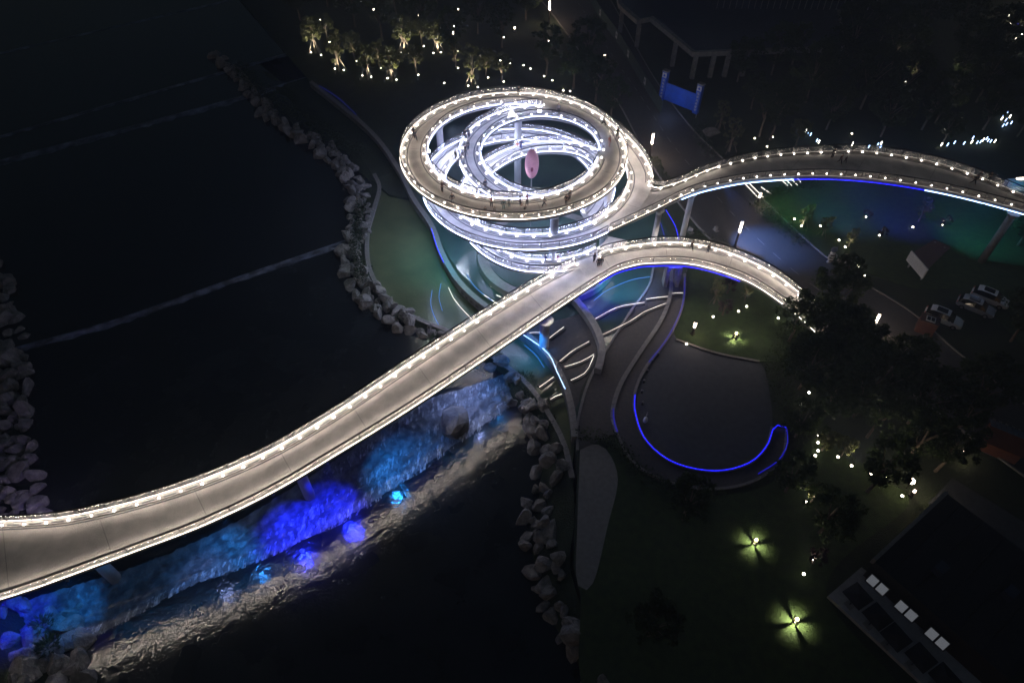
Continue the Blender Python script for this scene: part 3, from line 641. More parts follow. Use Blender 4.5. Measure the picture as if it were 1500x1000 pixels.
def rockrow(line,rows,spacing,lab,seed,inward,smin=.5,smax=1.25,zb=-.1,zs=.62):
    RW=[', first row',', second row',', third row',', fourth row',', topmost row']
    global cnt
    q=random.Random(seed); D=0; i=0
    for k in range(rows):
        s=q.uniform(0,spacing)
        acc=0
        for a,b in zip(line,line[1:]):
            d=(b-a).length; t_=(b-a).normalized(); nn=Vector((t_.y,-t_.x,0))*inward
            acc+=d
            while acc>s:
                sc=q.uniform(smin,smax)*(1.15-.08*k)*1.0; p=a+nn*(k*1.15+q.uniform(-.45,.45))+t_*q.uniform(-.3,.3)
                o=inst('boulder',rocks[q.randrange(8)],None,(p.x,p.y,max(zb,gz(p.x,p.y))+sc*q.uniform(.0,.35)),(q.uniform(0,6),q.uniform(0,6),q.uniform(0,6)),(sc*q.uniform(.85,1.3),sc,sc*q.uniform(.6,.9)))
                tag(o,('large ' if sc>1.15 else 'small ' if sc<.8 else '')+lab+RW[k],'boulder','boulders '+lab.split('boulder ')[-1]); cnt+=1
                s+=spacing*q.uniform(.7,1.3)*max(.8,sc)
def sub(line,a,b): n=len(line); return line[int(a*n):int(b*n)+1]
E0=W(EB,0); n_=len(E0)
def cutpx(y0,y1):     # part of the east bank between photograph rows
    ys=[(P(a,b,0)) for a,b in EB]; p0,p1=P(*y0,0),P(*y1,0)
    i0=min(range(n_),key=lambda i:(E0[i]-p0).length); i1=min(range(n_),key=lambda i:(E0[i]-p1).length); return E0[i0:i1+1]
rockrow(cutpx((320,100),(470,235)),2,1.9,'dim boulder on the far river bank left of the spiral',1,-1,.7,1.3,1.9)
rockrow(cutpx((470,235),(520,330)),3,1.7,'boulder by the upper end of the green pool',2,-1,.6,1.25,1.6)
rockrow(cutpx((520,330),(610,500)),3,1.3,'boulder between the dark river and the curved pool wall',3,-1,.55,1.1,1.2,.75)
rockrow(cutpx((610,500),(715,548)),2,1.5,'boulder under the lower footbridge near the weir',4,-1,.5,1.0)
rockrow(cutpx((715,548),(785,680)),4,1.45,'blue grey boulder on the bank right of the white water',5,-1,.5,1.1,-.1,.5)
rockrow(cutpx((785,680),(800,900)),3,1.7,'dim boulder on the bank of the calm lower river',6,-1,.55,1.2,-.1,.5)
rockrow(cutpx((800,900),(870,1040)),2,1.9,'dim boulder at the bottom edge right of the river',7,-1,.6,1.3)
WB0=W(WB,0); m_=len(WB0)
rockrow(WB0[:int(m_*.72)],4,1.7,'dim boulder on the left river bank above the footbridge',8,1,.7,1.4,1.2,.5)
rockrow(WB0[int(m_*.74):],5,1.7,'blue lit boulder on the left bank below the footbridge',9,1,.8,1.5,-.1,.4)
p=P(665,622,.9); o=inst('boulder',rocks[2],None,(p.x,p.y,1.0),(.3,.2,.8),(2.4,1.9,1.9)); tag(o,'large dark boulder standing in the white water below the footbridge','boulder')
p=P(124,885,.5); o=inst('boulder',rocks[4],None,(p.x,p.y,.2),(1,.2,.8),(.9,.75,.6)); tag(o,'lone rounded boulder in the water right of the left rocks','boulder')
p=P(592,512,.1); o=inst('boulder',rocks[5],None,(p.x,p.y,0),(1,.2,.4),(1.5,.8,.35)); tag(o,'flat low boulder just above the water left of the footbridge','boulder')
# plants between boulders
for k,(x,y,rad,m,lab) in enumerate([(530,290,1.2,'leaf2','grassy clump by the upper end of the pool wall'),(527,345,1.0,'leaf','grassy clump between the pool wall and the river'),(536,395,1.0,'leaf','low clump beside the pool wall'),(590,462,1.0,'leaf2','bright clump among the boulders below the pool'),(637,497,.9,'leaf','clump by the end of the pool wall near the footbridge'),
    (723,520,1.0,'leaf2','green lit bush below the footbridge edge'),(765,560,1.7,'leaf','dark bush above the bank boulders'),(773,575,.8,'leaf2','small yellow green bush among the bank boulders'),(800,620,1.2,'leaf','creeping plant on the bank boulders'),(60,915,1.0,'leaf2','green plant on the blue lit rocks'),(70,945,1.0,'leaf','plant low on the left rocks')]):
    p=P(x,y,1.8); o=tuft(p,rad,k,n=140,m=m).build('grass_clump',M[m],loc=(p.x,p.y,1.6)); tag(o,lab,'plant')
# ---------------------------------------------------------------- trees
def tree_meshes(seed,h=6,cr=2.2,ch=3.6,leaf='leaf',nclump=46,per=34,ls=.22,limbs=7):
    q=random.Random(seed); tb=MB(); top=h*.5
    tb.tube([(0,0,0),(q.uniform(-.1,.1),q.uniform(-.1,.1),h*.25),(q.uniform(-.2,.2),q.uniform(-.2,.2),top),(q.uniform(-.3,.3),0,h*.8)],[.17,.13,.09,.03],7)
    tips=[]
    for k in range(limbs):
        a=2*PI*k/limbs+q.uniform(-.4,.4); e=Vector((math.cos(a)*cr*q.uniform(.4,.8),math.sin(a)*cr*q.uniform(.4,.8),h*q.uniform(.55,.92))); b0=Vector((0,0,h*q.uniform(.25,.5)))
        tb.tube([b0,b0.lerp(e,.5)+Vector((0,0,.25)),e],[.07,.045,.015],5); tips.append(e)
    cb=MB(); cz=h-ch/2
    for k in range(nclump):
        if k<len(tips)*2: c=tips[k%len(tips)]+Vector((q.gauss(0,.3),q.gauss(0,.3),q.gauss(0,.3)))
        else:
            a=q.uniform(0,2*PI); z=q.uniform(-1,1); rr_=math.sqrt(max(0,1-z*z))*q.uniform(.55,1.05); c=Vector((math.cos(a)*rr_*cr,math.sin(a)*rr_*cr,cz+z*ch/2))
        R0=q.uniform(.28,.62)*cr/2.2
        for _ in range(per):
            u=Vector((q.gauss(0,1),q.gauss(0,1),q.gauss(0,.7))).normalized()*R0*q.random()**.4; p=c+u
            a1=Vector((q.gauss(0,1),q.gauss(0,1),q.gauss(0,.6))).normalized(); b1=a1.cross(Vector((q.gauss(0,1),q.gauss(0,1),q.gauss(0,1)))).normalized(); s=ls*q.uniform(.6,1.3)
            cb.add([p-a1*s,p+b1*s*.45,p+a1*s,p-b1*s*.45],[(0,1,2,3)])
    return tb.mesh('trunk',M['bark']),cb.mesh('crown',M[leaf])
TV={'a':tree_meshes(1),'b':tree_meshes(2,7,2.0,4.6,'leaf'),'c':tree_meshes(3,5,1.7,3.0,'leaf2'),'d':tree_meshes(4,8,3.2,5.5,'leaf',70,40,.27),'e':tree_meshes(5,3.2,1.2,2.2,'leaf3',26,28,.16),'f':tree_meshes(6,5.5,1.3,4.2,'leaf2',40,26,.18)}
pole_me=MB().tube([(1.1,0,0),(.08,0,2.3)],.045,5).mesh('support_pole',M['bark'])
def tree(px,py,v,label,sc=1.0,z=GZ,group='garden trees',poles=0,rz=None,wpt=None):
    p=wpt or P(px,py,z); q=random.Random(int(px*7+py)); t=empty('tree',(p.x,p.y,z),q.uniform(0,6) if rz is None else rz,label,'tree',group)
    t.scale=(sc,sc,sc*q.uniform(.92,1.08))
    inst('trunk',TV[v][0],t); inst('crown',TV[v][1],t)
    for k in range(poles): inst('support_pole',pole_me,t,rot=(0,0,2*PI*k/poles+.4))
    return t
lens_me=MB().ball((0,0,.30),(.15,.15,.12),8,5).mesh('lens',M['spot']); hous_me=MB().tube([(0,0,0),(0,0,.2)],[.05,.09],8).tube([(0,0,.2),(0,0,.27)],[.13,.14],8).mesh('housing',M['rail'])
def spot(px,py,label,e=0,tgt=None,z=GZ,color=(1,.88,.66),sc=1.0,group='garden spotlights',ang=100):
    e*=7
    p=P(px,py,z); t=empty('garden_spotlight',(p.x,p.y,z),label=label,cat='spotlight',group=group)
    a=inst('housing',hous_me,t,sc=(sc,)*3); b_=inst('lens',lens_me,t,sc=(sc,)*3)
    if e: light('beam','SPOT',(0,0,.45*sc+.05),e,color,t,.12,tgt or (0,0,6),R(ang),.8)
    return t
# up-lit trees of the row behind the spiral, each with its pair of spotlights
row=[(463,82,'c',456,79,471,83,'leftmost uplit tree at the top of the photo'),(497,108,'f',491,103,504,105,'second uplit tree from the left'),(539,120,'c',531,113,544,115,'third uplit tree from the left'),(574,123,'c',568,117,581,119,'fourth uplit tree from the left, broad and branching'),
     (593,82,'c',587,79,599,80,'thin trunked uplit tree left of the yellow bush'),(641,82,'c',635,80,646,79,'forked uplit tree right of the yellow bush'),(692,131,'f',686,128,700,130,'uplit tree closest to the back of the ring')]
for k,(x,y,v,ax,ay,bx,by,l) in enumerate(row):
    tree(x,y-4,v,l+', held by slanted poles',1.35,poles=3,group='uplit trees behind the spiral')
    o1=spot(ax,ay,'left spotlight at the foot of the '+l,420,(1.3,.5,5.2),ang=80); o2=spot(bx,by,'right spotlight at the foot of the '+l,420,(-1.2,.5,5.2),ang=80)
for k,(x,y,v,s,l) in enumerate([(440,30,'d',1,'dark tree at the top left of the planting'),(520,40,'d',1,'dark tree behind the second and third uplit trees'),(560,60,'b',1.1,'dark tree in front of the lamp row'),(620,50,'d',.9,'dark tree near the cluster of path lamps'),(665,90,'b',1.1,'dim tree just left of the tree nearest the ring'),(700,50,'d',.9,'dark tree in the middle of the top planting'),(735,70,'b',1,'dim tree left of the blue toned gap'),(770,30,'d',.9,'dark tree left of the top street lamp'),
     (800,110,'b',1.05,'dim tree below the top street lamp'),(840,130,'a',1.1,'tree left of the road behind the ring'),(872,150,'a',1.1,'tree overhanging the road behind the ring'),(860,95,'d',.85,'dark tree by the bright patch of road'),(895,175,'a',.9,'tree just outside the right back of the ring'),(480,10,'d',1.1,'dark tree at the very top edge, left'),(640,10,'d',1.1,'dark tree at the very top edge, middle'),(580,20,'d',1.0,'dark tree at the very top edge near the vertical lamp')]):
    tree(x,y,v,l,s*1.35)
# trees right of the road
for k,(x,y,v,s,po,l) in enumerate([(1053,190,'f',.8,3,'small propped tree by the grey boulder'),(1068,222,'f',.9,3,'brightly lit propped tree near the upper footbridge'),(1112,200,'b',1.1,0,'slender many stemmed tree above the upper footbridge'),(1128,205,'b',1.1,0,'second slender tree above the upper footbridge'),(1180,150,'d',1.1,0,'dark tree below the building slab'),(1210,190,'d',.9,0,'round dim tree just above the middle of the upper footbridge'),(1260,160,'d',1.1,0,'dark tree in the middle of the upper right grove'),(1300,110,'d',1.1,0,'dark tree behind the small lit tree'),(1335,120,'c',.9,3,'small lit tree with crossing poles in the upper right grove'),(1290,200,'d',.9,0,'dark tree over the right half of the upper footbridge'),
    (1398,130,'b',1.1,0,'golden lit tree in the upper right grove'),(1370,180,'d',.9,0,'dark tree near the white star lights'),(1430,150,'d',1,0,'dark tree right of the golden lit tree'),(1380,210,'a',.8,0,'low tree by the row of white lights'),(1240,90,'d',1.2,0,'dark tree right of the building corner'),(1340,60,'d',1.2,0,'dark tree far in the upper right'),(1450,90,'d',1.1,0,'dark tree below the bright corner bushes'),
    (1165,215,'c',.8,0,'small tree behind the pale stones by the upper footbridge')]):
    tree(x,y,v,l,s*1.25,poles=po,group='grove right of the road')
# garden below the upper bridge
for k,(x,y,v,s,po,l) in enumerate([(1175,333,'f',.75,3,'small white stemmed tree between two spotlights in the garden'),(1204,345,'f',.7,3,'leaning propped tree in the garden'),(1242,362,'f',.65,0,'thin tree by the paired garden spotlights'),(1345,325,'f',.75,0,'thin leafy tree in the right of the garden'),(1288,350,'e',.6,0,'little round shrub around a garden lamp'),(1268,322,'e',.6,0,'yellow lit shrub in the middle of the garden'),(1380,334,'e',.7,0,'yellow lit shrub at the right of the garden')]):
    tree(x,y,v,l,s,poles=po,group='garden trees below the upper footbridge')
# dark cluster right of the plaza
for k,(x,y,v,s,l) in enumerate([(1205,470,'d',1.0,'dark tree hiding the end of the curved branch'),(1222,520,'d',.9,'dark tree beside the lamp lit road kerb'),(1190,520,'d',1.0,'dark tree left of the road in the middle of the cluster'),(1235,560,'d',1.0,'dark tree below the lamp lit kerb'),(1170,570,'d',.95,'dark tree right of the plaza'),(1205,610,'d',.9,'dark tree above the string of garden spotlights'),(1290,580,'d',1.0,'dark tree by the lower road edge'),(1330,620,'d',1.0,'dim tree with pale leaves near the far road lamp'),(1270,640,'b',1.0,'dark tree above the bright lamp'),(1155,500,'a',1.1,'tree at the right corner of the small lawn'),(1220,440,'b',.95,'dark tree by the road and the end of the branch'),(1390,640,'b',.9,'dark tree left of the red hut'),(1165,640,'a',.9,'dark tree right of the crescent tip')]):
    tree(x,y,v,l,s*1.12,group='dark trees right of the plaza')
for x,y,v,s,l in [(1045,445,'f',.8,'silvery leaved small tree lit from below on the small lawn'),(1065,430,'e',1.0,'purple leaved bush on the small lawn'),(1090,440,'f',.6,'thin tree with a spotlight on the small lawn'),(1058,462,'e',.9,'round dark bush in the middle of the small lawn'),(1158,462,'c',.6,'little tree poking up beside the end of the curved branch'),(1232,668,'c',.6,'small lit tree by the string of garden spotlights'),(1203,660,'c',.7,'leafy tree lit along one side below the cluster'),(1188,735,'c',.6,'little tree with one spotlight below the cluster'),(1190,825,'e',.8,'small lit bush between the two starburst lamps')]:
    tree(x,y,v,l,s,group='small lit trees of the lawns',poles=3 if v=='f' else 0)
# single spotlights and lamps (small, scattered)
for x,y,e,l in [(651,124,0,'lone spotlight left of the tree closest to the ring'),(671,77,40,'spotlight beside a thin bent tree'),(704,84,0,'spotlight right of the middle planting'),(733,91,0,'upper of two pink white spotlights'),(747,95,0,'lower of two pink white spotlights'),(767,98,30,'bright spotlight left of the small group'),(777,103,0,'dim spotlight of the small group'),(797,114,0,'spotlight under the dim tree'),(809,120,30,'elongated spotlight above the ring'),(835,136,0,'spotlight by the yellow bush above the ring'),
    (682,41,0,'spotlight up in the lamp cluster'),(665,41,0,'left spotlight of the lamp cluster'),(738,57,0,'spotlight left of the top street lamp'),(522,63,30,'yellow green spotlight in the leaves behind the third tree'),
    (1105,205,0,'spotlight left of the slender trees'),(1131,203,0,'spotlight right of the slender trees'),(1123,217,0,'spotlight below the slender trees'),(1166,153,40,'upper spotlight in the upper right grove'),(1325,122,120,'spotlight at the foot of the small lit grove tree'),(1392,134,160,'spotlight at the foot of the golden tree'),(1383,192,40,'bright spotlight above the row of white lights'),(1408,176,30,'spotlight on a leafy clump right of the bright one'),(1127,154,0,'blue white spotlight in the grove'),(1247,198,0,'faint spotlight right above the upper footbridge'),
    (1163,323,120,'left spotlight of the white stemmed garden tree'),(1173,333,40,'lower spotlight of the white stemmed garden tree'),(1201,333,70,'spotlight of the leaning garden tree'),(1228,354,60,'upper of the paired garden spotlights'),(1237,364,60,'lower of the paired garden spotlights'),(1287,347,60,'spotlight inside the little round shrub'),(1336,335,30,'spotlight by the thin leafy garden tree'),(1256,392,30,'upper spotlight near the brown sign'),(1265,406,40,'lower spotlight near the brown sign'),(1268,320,90,'spotlight inside the yellow lit shrub'),(1380,332,90,'spotlight inside the right yellow lit shrub'),
    (1044,466,160,'bright spotlight under the silvery lawn tree'),(1081,458,30,'small spotlight in the middle of the small lawn'),(1093,451,50,'spotlight below the thin lawn tree'),(1139,468,60,'spotlight beside the curved branch'),(1155,475,90,'yellow spotlight by the end of the curved branch'),(1005,506,0,'spotlight on the kerb of the round plaza'),
    (1171,594,0,'lone spotlight right of the plaza'),(1184,577,0,'faint spotlight in the dark cluster'),(1198,640,30,'top spotlight of the vertical string'),(1197,650,0,'second spotlight of the vertical string'),(1197,662,0,'third spotlight of the vertical string'),(1193,669,30,'bottom spotlight of the vertical string'),(1226,671,0,'spotlight between the string and the bright lamp tree'),(1246,684,160,'bright spotlight at the foot of the small lit tree'),(1275,696,30,'spotlight left of the brightest garden lamp'),(1297,702,0,'faint pink spotlight beside the brightest garden lamp'),(1320,728,0,'spotlight below the brightest garden lamp'),
    (1180,737,60,'spotlight under the little tree below the cluster'),(1176,842,0,'spotlight between the two starburst lamps'),(1188,822,60,'spotlight inside the small lit bush')]:
    spot(x,y,l,e,(0,.4,3),z=GZ)
for x,y,l in [(577,35,'yellow'),(610,82,'pale green'),(825,133,'light green')]:
    p=P(x,y,GZ); o=tuft(p,1.3,int(x),n=260,m='leaf2').build('bush',M['leaf2'],loc=(p.x,p.y,GZ)); tag(o,l+' lit round bush in the planting behind the spiral','bush'); spot(x,y+2,'spotlight inside the '+l+' lit bush',110,(0,0,3),color=(.9,1,.5))
# starburst lawn lamps: glowing ball with four dark vanes throwing four shadows
def starburst(px,py,label,e):
    p=P(px,py,GZ); t=empty('lawn_lamp',(p.x,p.y,GZ),R(12),label,'lawn lamp','lawn lamps with four spokes')
    mb=MB().tube([(0,0,0),(0,0,.25)],.10,10); mb.build('base',M['rail'],t); MB().ball((0,0,1.02),.17,10,7).build('globe',M['yellow'],t,smooth=True)
    for k in range(4):
        mb=MB(); mb.box((.3,0,.45),(.16,.12,.9)); o=mb.build('vane',M['rail'],t); o.rotation_euler=(0,0,k*PI/2)
        light('glow','SPOT',(0,0,.82),e*1.1,(1,.93,.62),t,.05,(0,0,0),R(152),.5)
starburst(1104,797,'lawn lamp throwing a four rayed yellow star, on the upper part of the dark lawn',110)
starburst(1163,912,'lawn lamp throwing a large four rayed yellow star, near the bottom of the photo',170)
starburst(1076,496,'lawn lamp throwing a four rayed yellow star, on the small lawn beside the plaza',130)
# street lamps: dark post, glowing twin tube head
def street_lamp(px,py,label,h=5.2,e=1500,z=GZ,sc=1.0,rz=.6):
    p=P(px,py,z); t=empty('street_lamp',(p.x,p.y,z),rz,label,'street lamp','street lamps')
    MB().box((0,0,.15),(.45,.45,.3)).build('base',M['rail'],t); MB().box((0,0,h*.27),(.24,.24,h*.5)).build('post',M['rail'],t)
    MB().box((0,0,h*.54),(.34,.34,.12)).build('collar',M['steel'],t)
    for s in (-1,1): MB().box((s*.09,0,h*.54+h*.19),(.13,.2,h*.34)).build('glass_tube',M['lamp'],t)
    MB().box((0,0,h*.93),(.36,.36,.1)).build('cap',M['rail'],t)
    light('glow','POINT',(0,-.55,h*.62),e*.32,(1,.74,.55),t,.15)
    return t
for a in [(951,232,'street lamp beside the right edge of the spiral'),(1076,362,'street lamp between the road and the curved branch'),(1109,300,'low street lamp at the edge of the hedge',2.6,300),(1268,497,'street lamp lighting the lower road beside the dark trees'),(804,34,'street lamp at the top of the road'),(1014,490,'short street lamp on the small lawn',2.6,260),(1405,670,'small street lamp near the red hut',1.6,60),(1334,726,'small lamp right below the brightest garden lamp',1.6,40)]:
    street_lamp(*a)
for x,y,h,l in [(470,36,1.6,'left of all'),(548,21,1.4,'second from the left'),(614,30,1.6,'left one of the close pair'),(618,36,2.0,'right one of the close pair'),(665,58,2.0,'below the close pair'),(754,48,1.4,'left of the road lamp'),(803,66,1.4,'below the road lamp'),(672,20,1.3,'near the top edge in the middle'),(570,2,1.3,'cut by the top edge'),(885,90,1.6,'half hidden by the tree over the road')]:
    street_lamp(x,y,'small glowing path lamp in the top planting, '+l,h,25)
p=P(1327,715,GZ); t=empty('globe_lamp',(p.x,p.y,GZ),0,'brightest round lamp among the trees at the lower right','lamp'); MB().tube([(0,0,0),(0,0,1.2)],.05,8).build('post',M['rail'],t); MB().ball((0,0,1.5),.33,12,8).build('globe',M['flood2'] if 'flood2' in M else M['lamp'],t,smooth=True); light('glow','POINT',(0,0,2.2),140,(1,.8,.55),t,.3)
# white star lights in rows
k=0
for grp,pts in {'by the pale stones above the upper footbridge':[(1179,196),(1182,199),(1186,201),(1195,210),(1198,212)],'just behind the rail of the upper footbridge':[(1247,215),(1271,219),(1284,216),(1288,219),(1289,214)],'in a row at the right end of the grove':[(1377,216),(1386,216),(1396,213),(1410,214),(1421,212),(1423,206),(1429,213),(1434,212),(1438,209),(1443,207),(1445,210),(1449,211),(1455,211)],'in the cluster by the right edge':[(1465,178),(1468,172),(1471,180),(1474,168),(1477,175),(1472,186),(1479,184),(1467,188)]}.items():
    for j,(x,y) in enumerate(pts):
        p=P(x,y,GZ); t=empty('stake_light',(p.x,p.y,GZ),0,'thin white stake light '+grp,'stake light','stake lights '+grp)
        MB().tube([(0,0,0),(0,0,.3)],.03,5).build('stake',M['rail'],t); MB().tube([(0,0,.3),(.05,0,.85)],.07,6).build('tube',M['whiteblue' if j%4 else 'spot'],t)
# lit bushes and lights in the top right corner
for x,y,m,l in [(1475,28,'spot','white'),(1466,22,'blue','blue'),(1488,40,'bluedim','violet'),(1478,40,'spot','golden'),(1486,62,'lamp','orange'),(1495,55,'spot','warm white'),(1493,78,'spot','small white'),(1421,9,'whiteblue','blue white'),(1462,50,'spot','faint white')]:
    p=P(x,y,GZ); t=empty('garden_lamp',(p.x,p.y,GZ),0,l+' garden light in the bright top right corner','garden lamp'); MB().tube([(0,0,0),(0,0,.5)],.04,5).build('stake',M['rail'],t); MB().ball((0,0,.7),.2,8,6).build('globe',M[m],t)
for x,y,l in [(1475,48,'left'),(1495,38,'right'),(1490,80,'lower')]: tree(x,y,'c',l+' tree among the coloured lights in the top right corner',.8,group='trees of the bright corner')
p=P(1485,55,4); light('glow','POINT',(p.x,p.y,6),500,(1,.75,.45),bpy.data.objects['garden_lamp'],.5).location=(2,0,3)

wash(606,268,16,600,390,PZ,1500,(.55,.75,.6),'added greenish fill lamp at the ring, brightening the green pool',130,.5)  # added lamp, lifts the dark pool water
# ---------------------------------------------------------------- people
def skin(name,verts,edges,m,root=0,sub=1):
    me=bpy.data.meshes.new(name); me.from_pydata([v[:3] for v in verts],edges,[]); o=bpy.data.objects.new(name,me); link(o)
    mod=o.modifiers.new('s','SKIN'); o.modifiers.new('u','SUBSURF').levels=sub
    me.skin_vertices.new() if not me.skin_vertices else None
    sv=me.skin_vertices[0].data
    for i,v in enumerate(verts): sv[i].radius=(v[3],v[4] if len(v)>4 else v[3]); sv[i].use_root=(i==root)
    bpy.context.view_layer.update(); dg=bpy.context.evaluated_depsgraph_get(); out=bpy.data.meshes.new_from_object(o.evaluated_get(dg)); bpy.data.objects.remove(o)
    out.materials.clear(); out.materials.append(m); out.polygons.foreach_set('use_smooth',[True]*len(out.polygons)); out.name=name; return out
M['skin']=mat('skin',(.45,.28,.2),(.4,.25,.18),.6); M['hair']=mat('hair',(.015,.012,.01),None,.6)
def pose(kind):
    # returns body (pelvis first), edges, jacket, trousers skeletons
    if kind=='stand': kn=[(.10,-.02,.48),(-.10,.02,.48)]; ft=[(.11,0,.07),(-.11,.03,.07)]; hd=[(.30,-.10,.84),(-.30,-.04,.82)]; el=[(.27,.05,1.08),(-.27,.06,1.08)]; lean=0
    elif kind=='walk': kn=[(.09,-.22,.50),(-.09,.10,.47)]; ft=[(.10,-.34,.08),(-.10,.38,.13)]; hd=[(.24,.28,.90),(-.24,-.30,.92)]; el=[(.26,.16,1.08),(-.26,-.06,1.08)]; lean=-.05
    elif kind=='lean': kn=[(.11,-.05,.48),(-.11,.04,.48)]; ft=[(.13,0,.07),(-.13,.10,.07)]; hd=[(.20,-.48,1.05),(-.18,-.46,1.06)]; el=[(.29,-.22,1.02),(-.29,-.22,1.02)]; lean=-.18
    else: kn=[(.14,-.34,.42),(-.14,-.34,.42)]; ft=[(.14,-.10,.06),(-.14,-.10,.06)]; hd=[(.16,-.45,.50),(-.16,-.45,.5)]; el=[(.26,-.2,.56),(-.26,-.2,.56)]; lean=-.2
    cr=kind=='crouch'; pz=.30 if cr else .90; ch=pz+.26; nk=pz+.54
    b=[(0,0,pz,.13,.10),(0,lean*.4,pz+.24,.13,.10),(0,lean*.8,pz+.44,.15,.10),(0,lean,nk,.055),(0,lean-.02,nk+.13,.085,.10),(0,lean-.02,nk+.24,.07,.085)]
    e=[(0,1),(1,2),(2,3),(3,4),(4,5)]
    for sgn,k,f,h,l in ((0,kn[0],ft[0],hd[0],el[0]),(1,kn[1],ft[1],hd[1],el[1])):
        x=.17*(1 if sgn==0 else -1); n=len(b)
        b+= [(x*.55,0,pz-.06,.09),(*k,.062),(*f,.045),(f[0],f[1]-.14,.04,.035)]; e+=[(0,n),(n,n+1),(n+1,n+2),(n+2,n+3)]
        n=len(b); b+=[(x,lean*.8,pz+.46,.06),(*l,.045),(*h,.033),(h[0]*.98,h[1]-.05,h[2]-.09,.03,.018)]; e+=[(2,n),(n,n+1),(n+1,n+2),(n+2,n+3)]
    J=[(0,0,pz+.02,.16,.125),b[1][:3]+(.155,.125),b[2][:3]+(.17,.12)]; je=[(0,1),(1,2)]
    for a in (10,18-0):
        pass
    n=len(J); J+=[b[10][:3]+(.075,),b[11][:3]+(.06,),tuple(Vector(b[11][:3]).lerp(Vector(b[12][:3]),.8))+(.045,)]; je+=[(2,n),(n,n+1),(n+1,n+2)]
    n=len(J); J+=[b[18][:3]+(.075,),b[19][:3]+(.06,),tuple(Vector(b[19][:3]).lerp(Vector(b[20][:3]),.8))+(.045,)]; je+=[(2,n),(n,n+1),(n+1,n+2)]
    T=[(0,0,pz+.02,.145,.115)]; te=[]
    for a in (6,14):
        n=len(T); T+=[b[a][:3]+(.105,),b[a+1][:3]+(.078,),tuple(Vector(b[a+1][:3]).lerp(Vector(b[a+2][:3]),.85))+(.06,)]; te+=[(0,n),(n,n+1),(n+1,n+2)]
    return b,e,J,je,T,te,(0,lean-.01,nk+.22)
poses={}
for k in ('stand','walk','lean','crouch'):
    b,e,J,je,T,te,hc=pose(k); poses[k]=(skin('body',b,e,M['skin']),skin('jacket',J,je,M['skin']),skin('trousers',T,te,M['skin']),MB().ball((hc[0],hc[1]+.015,hc[2]),(.095,.105,.09),10,7).mesh('hair',M['hair'],True),hc)
cloth={}
def cm(c):
    if c not in cloth: cloth[c]=mat('cloth',c,tuple(x*.7 for x in c),.9,6)
    return cloth[c]
def person(px,py,z,kind,rz,top,bot,label,sc=1.0,group=None,umb=None):
    p=P(px,py,z); t=empty('person',(p.x,p.y,z),rz,label,'person',group); t.scale=(sc,)*3
    bo,ja,tr,ha,hc=poses[kind]
    inst('body',bo,t)
    for me,nm,c in ((ja,'jacket',top),(tr,'trousers',bot)):
        m2=me.copy(); m2.materials.clear(); m2.materials.append(cm(c)); inst(nm,m2,t)
    inst('hair',ha,t)
    if umb:
        u=empty('umbrella',(p.x,p.y,z),rz,umb,'umbrella'); mb=MB(); mb.tube([(.2,-.15,1.0),(.1,-.05,2.05)],.015,5); mb.build('shaft',M['rail'],u)
        mb=MB(); vs=[(.1,-.05,2.15)]+[(.1+.55*math.cos(a*PI/4),-.05+.55*math.sin(a*PI/4),1.9) for a in range(8)]; mb.add(vs,[(0,1+a,1+(a+1)%8) for a in range(8)]+[(0,1+(a+1)%8,1+a) for a in range(0)]); mb.build('canopy',cm((.03,.03,.035)),u)
    return t
K_=(.015,.015,.018); GY=(.12,.13,.14); RD=(.30,.03,.04); BR=(.12,.06,.045); BU=(.04,.06,.22); PK=(.55,.12,.30); TL=(.10,.17,.18); OR=(.6,.22,.14); WT=(.5,.5,.5); NV=(.02,.025,.06)
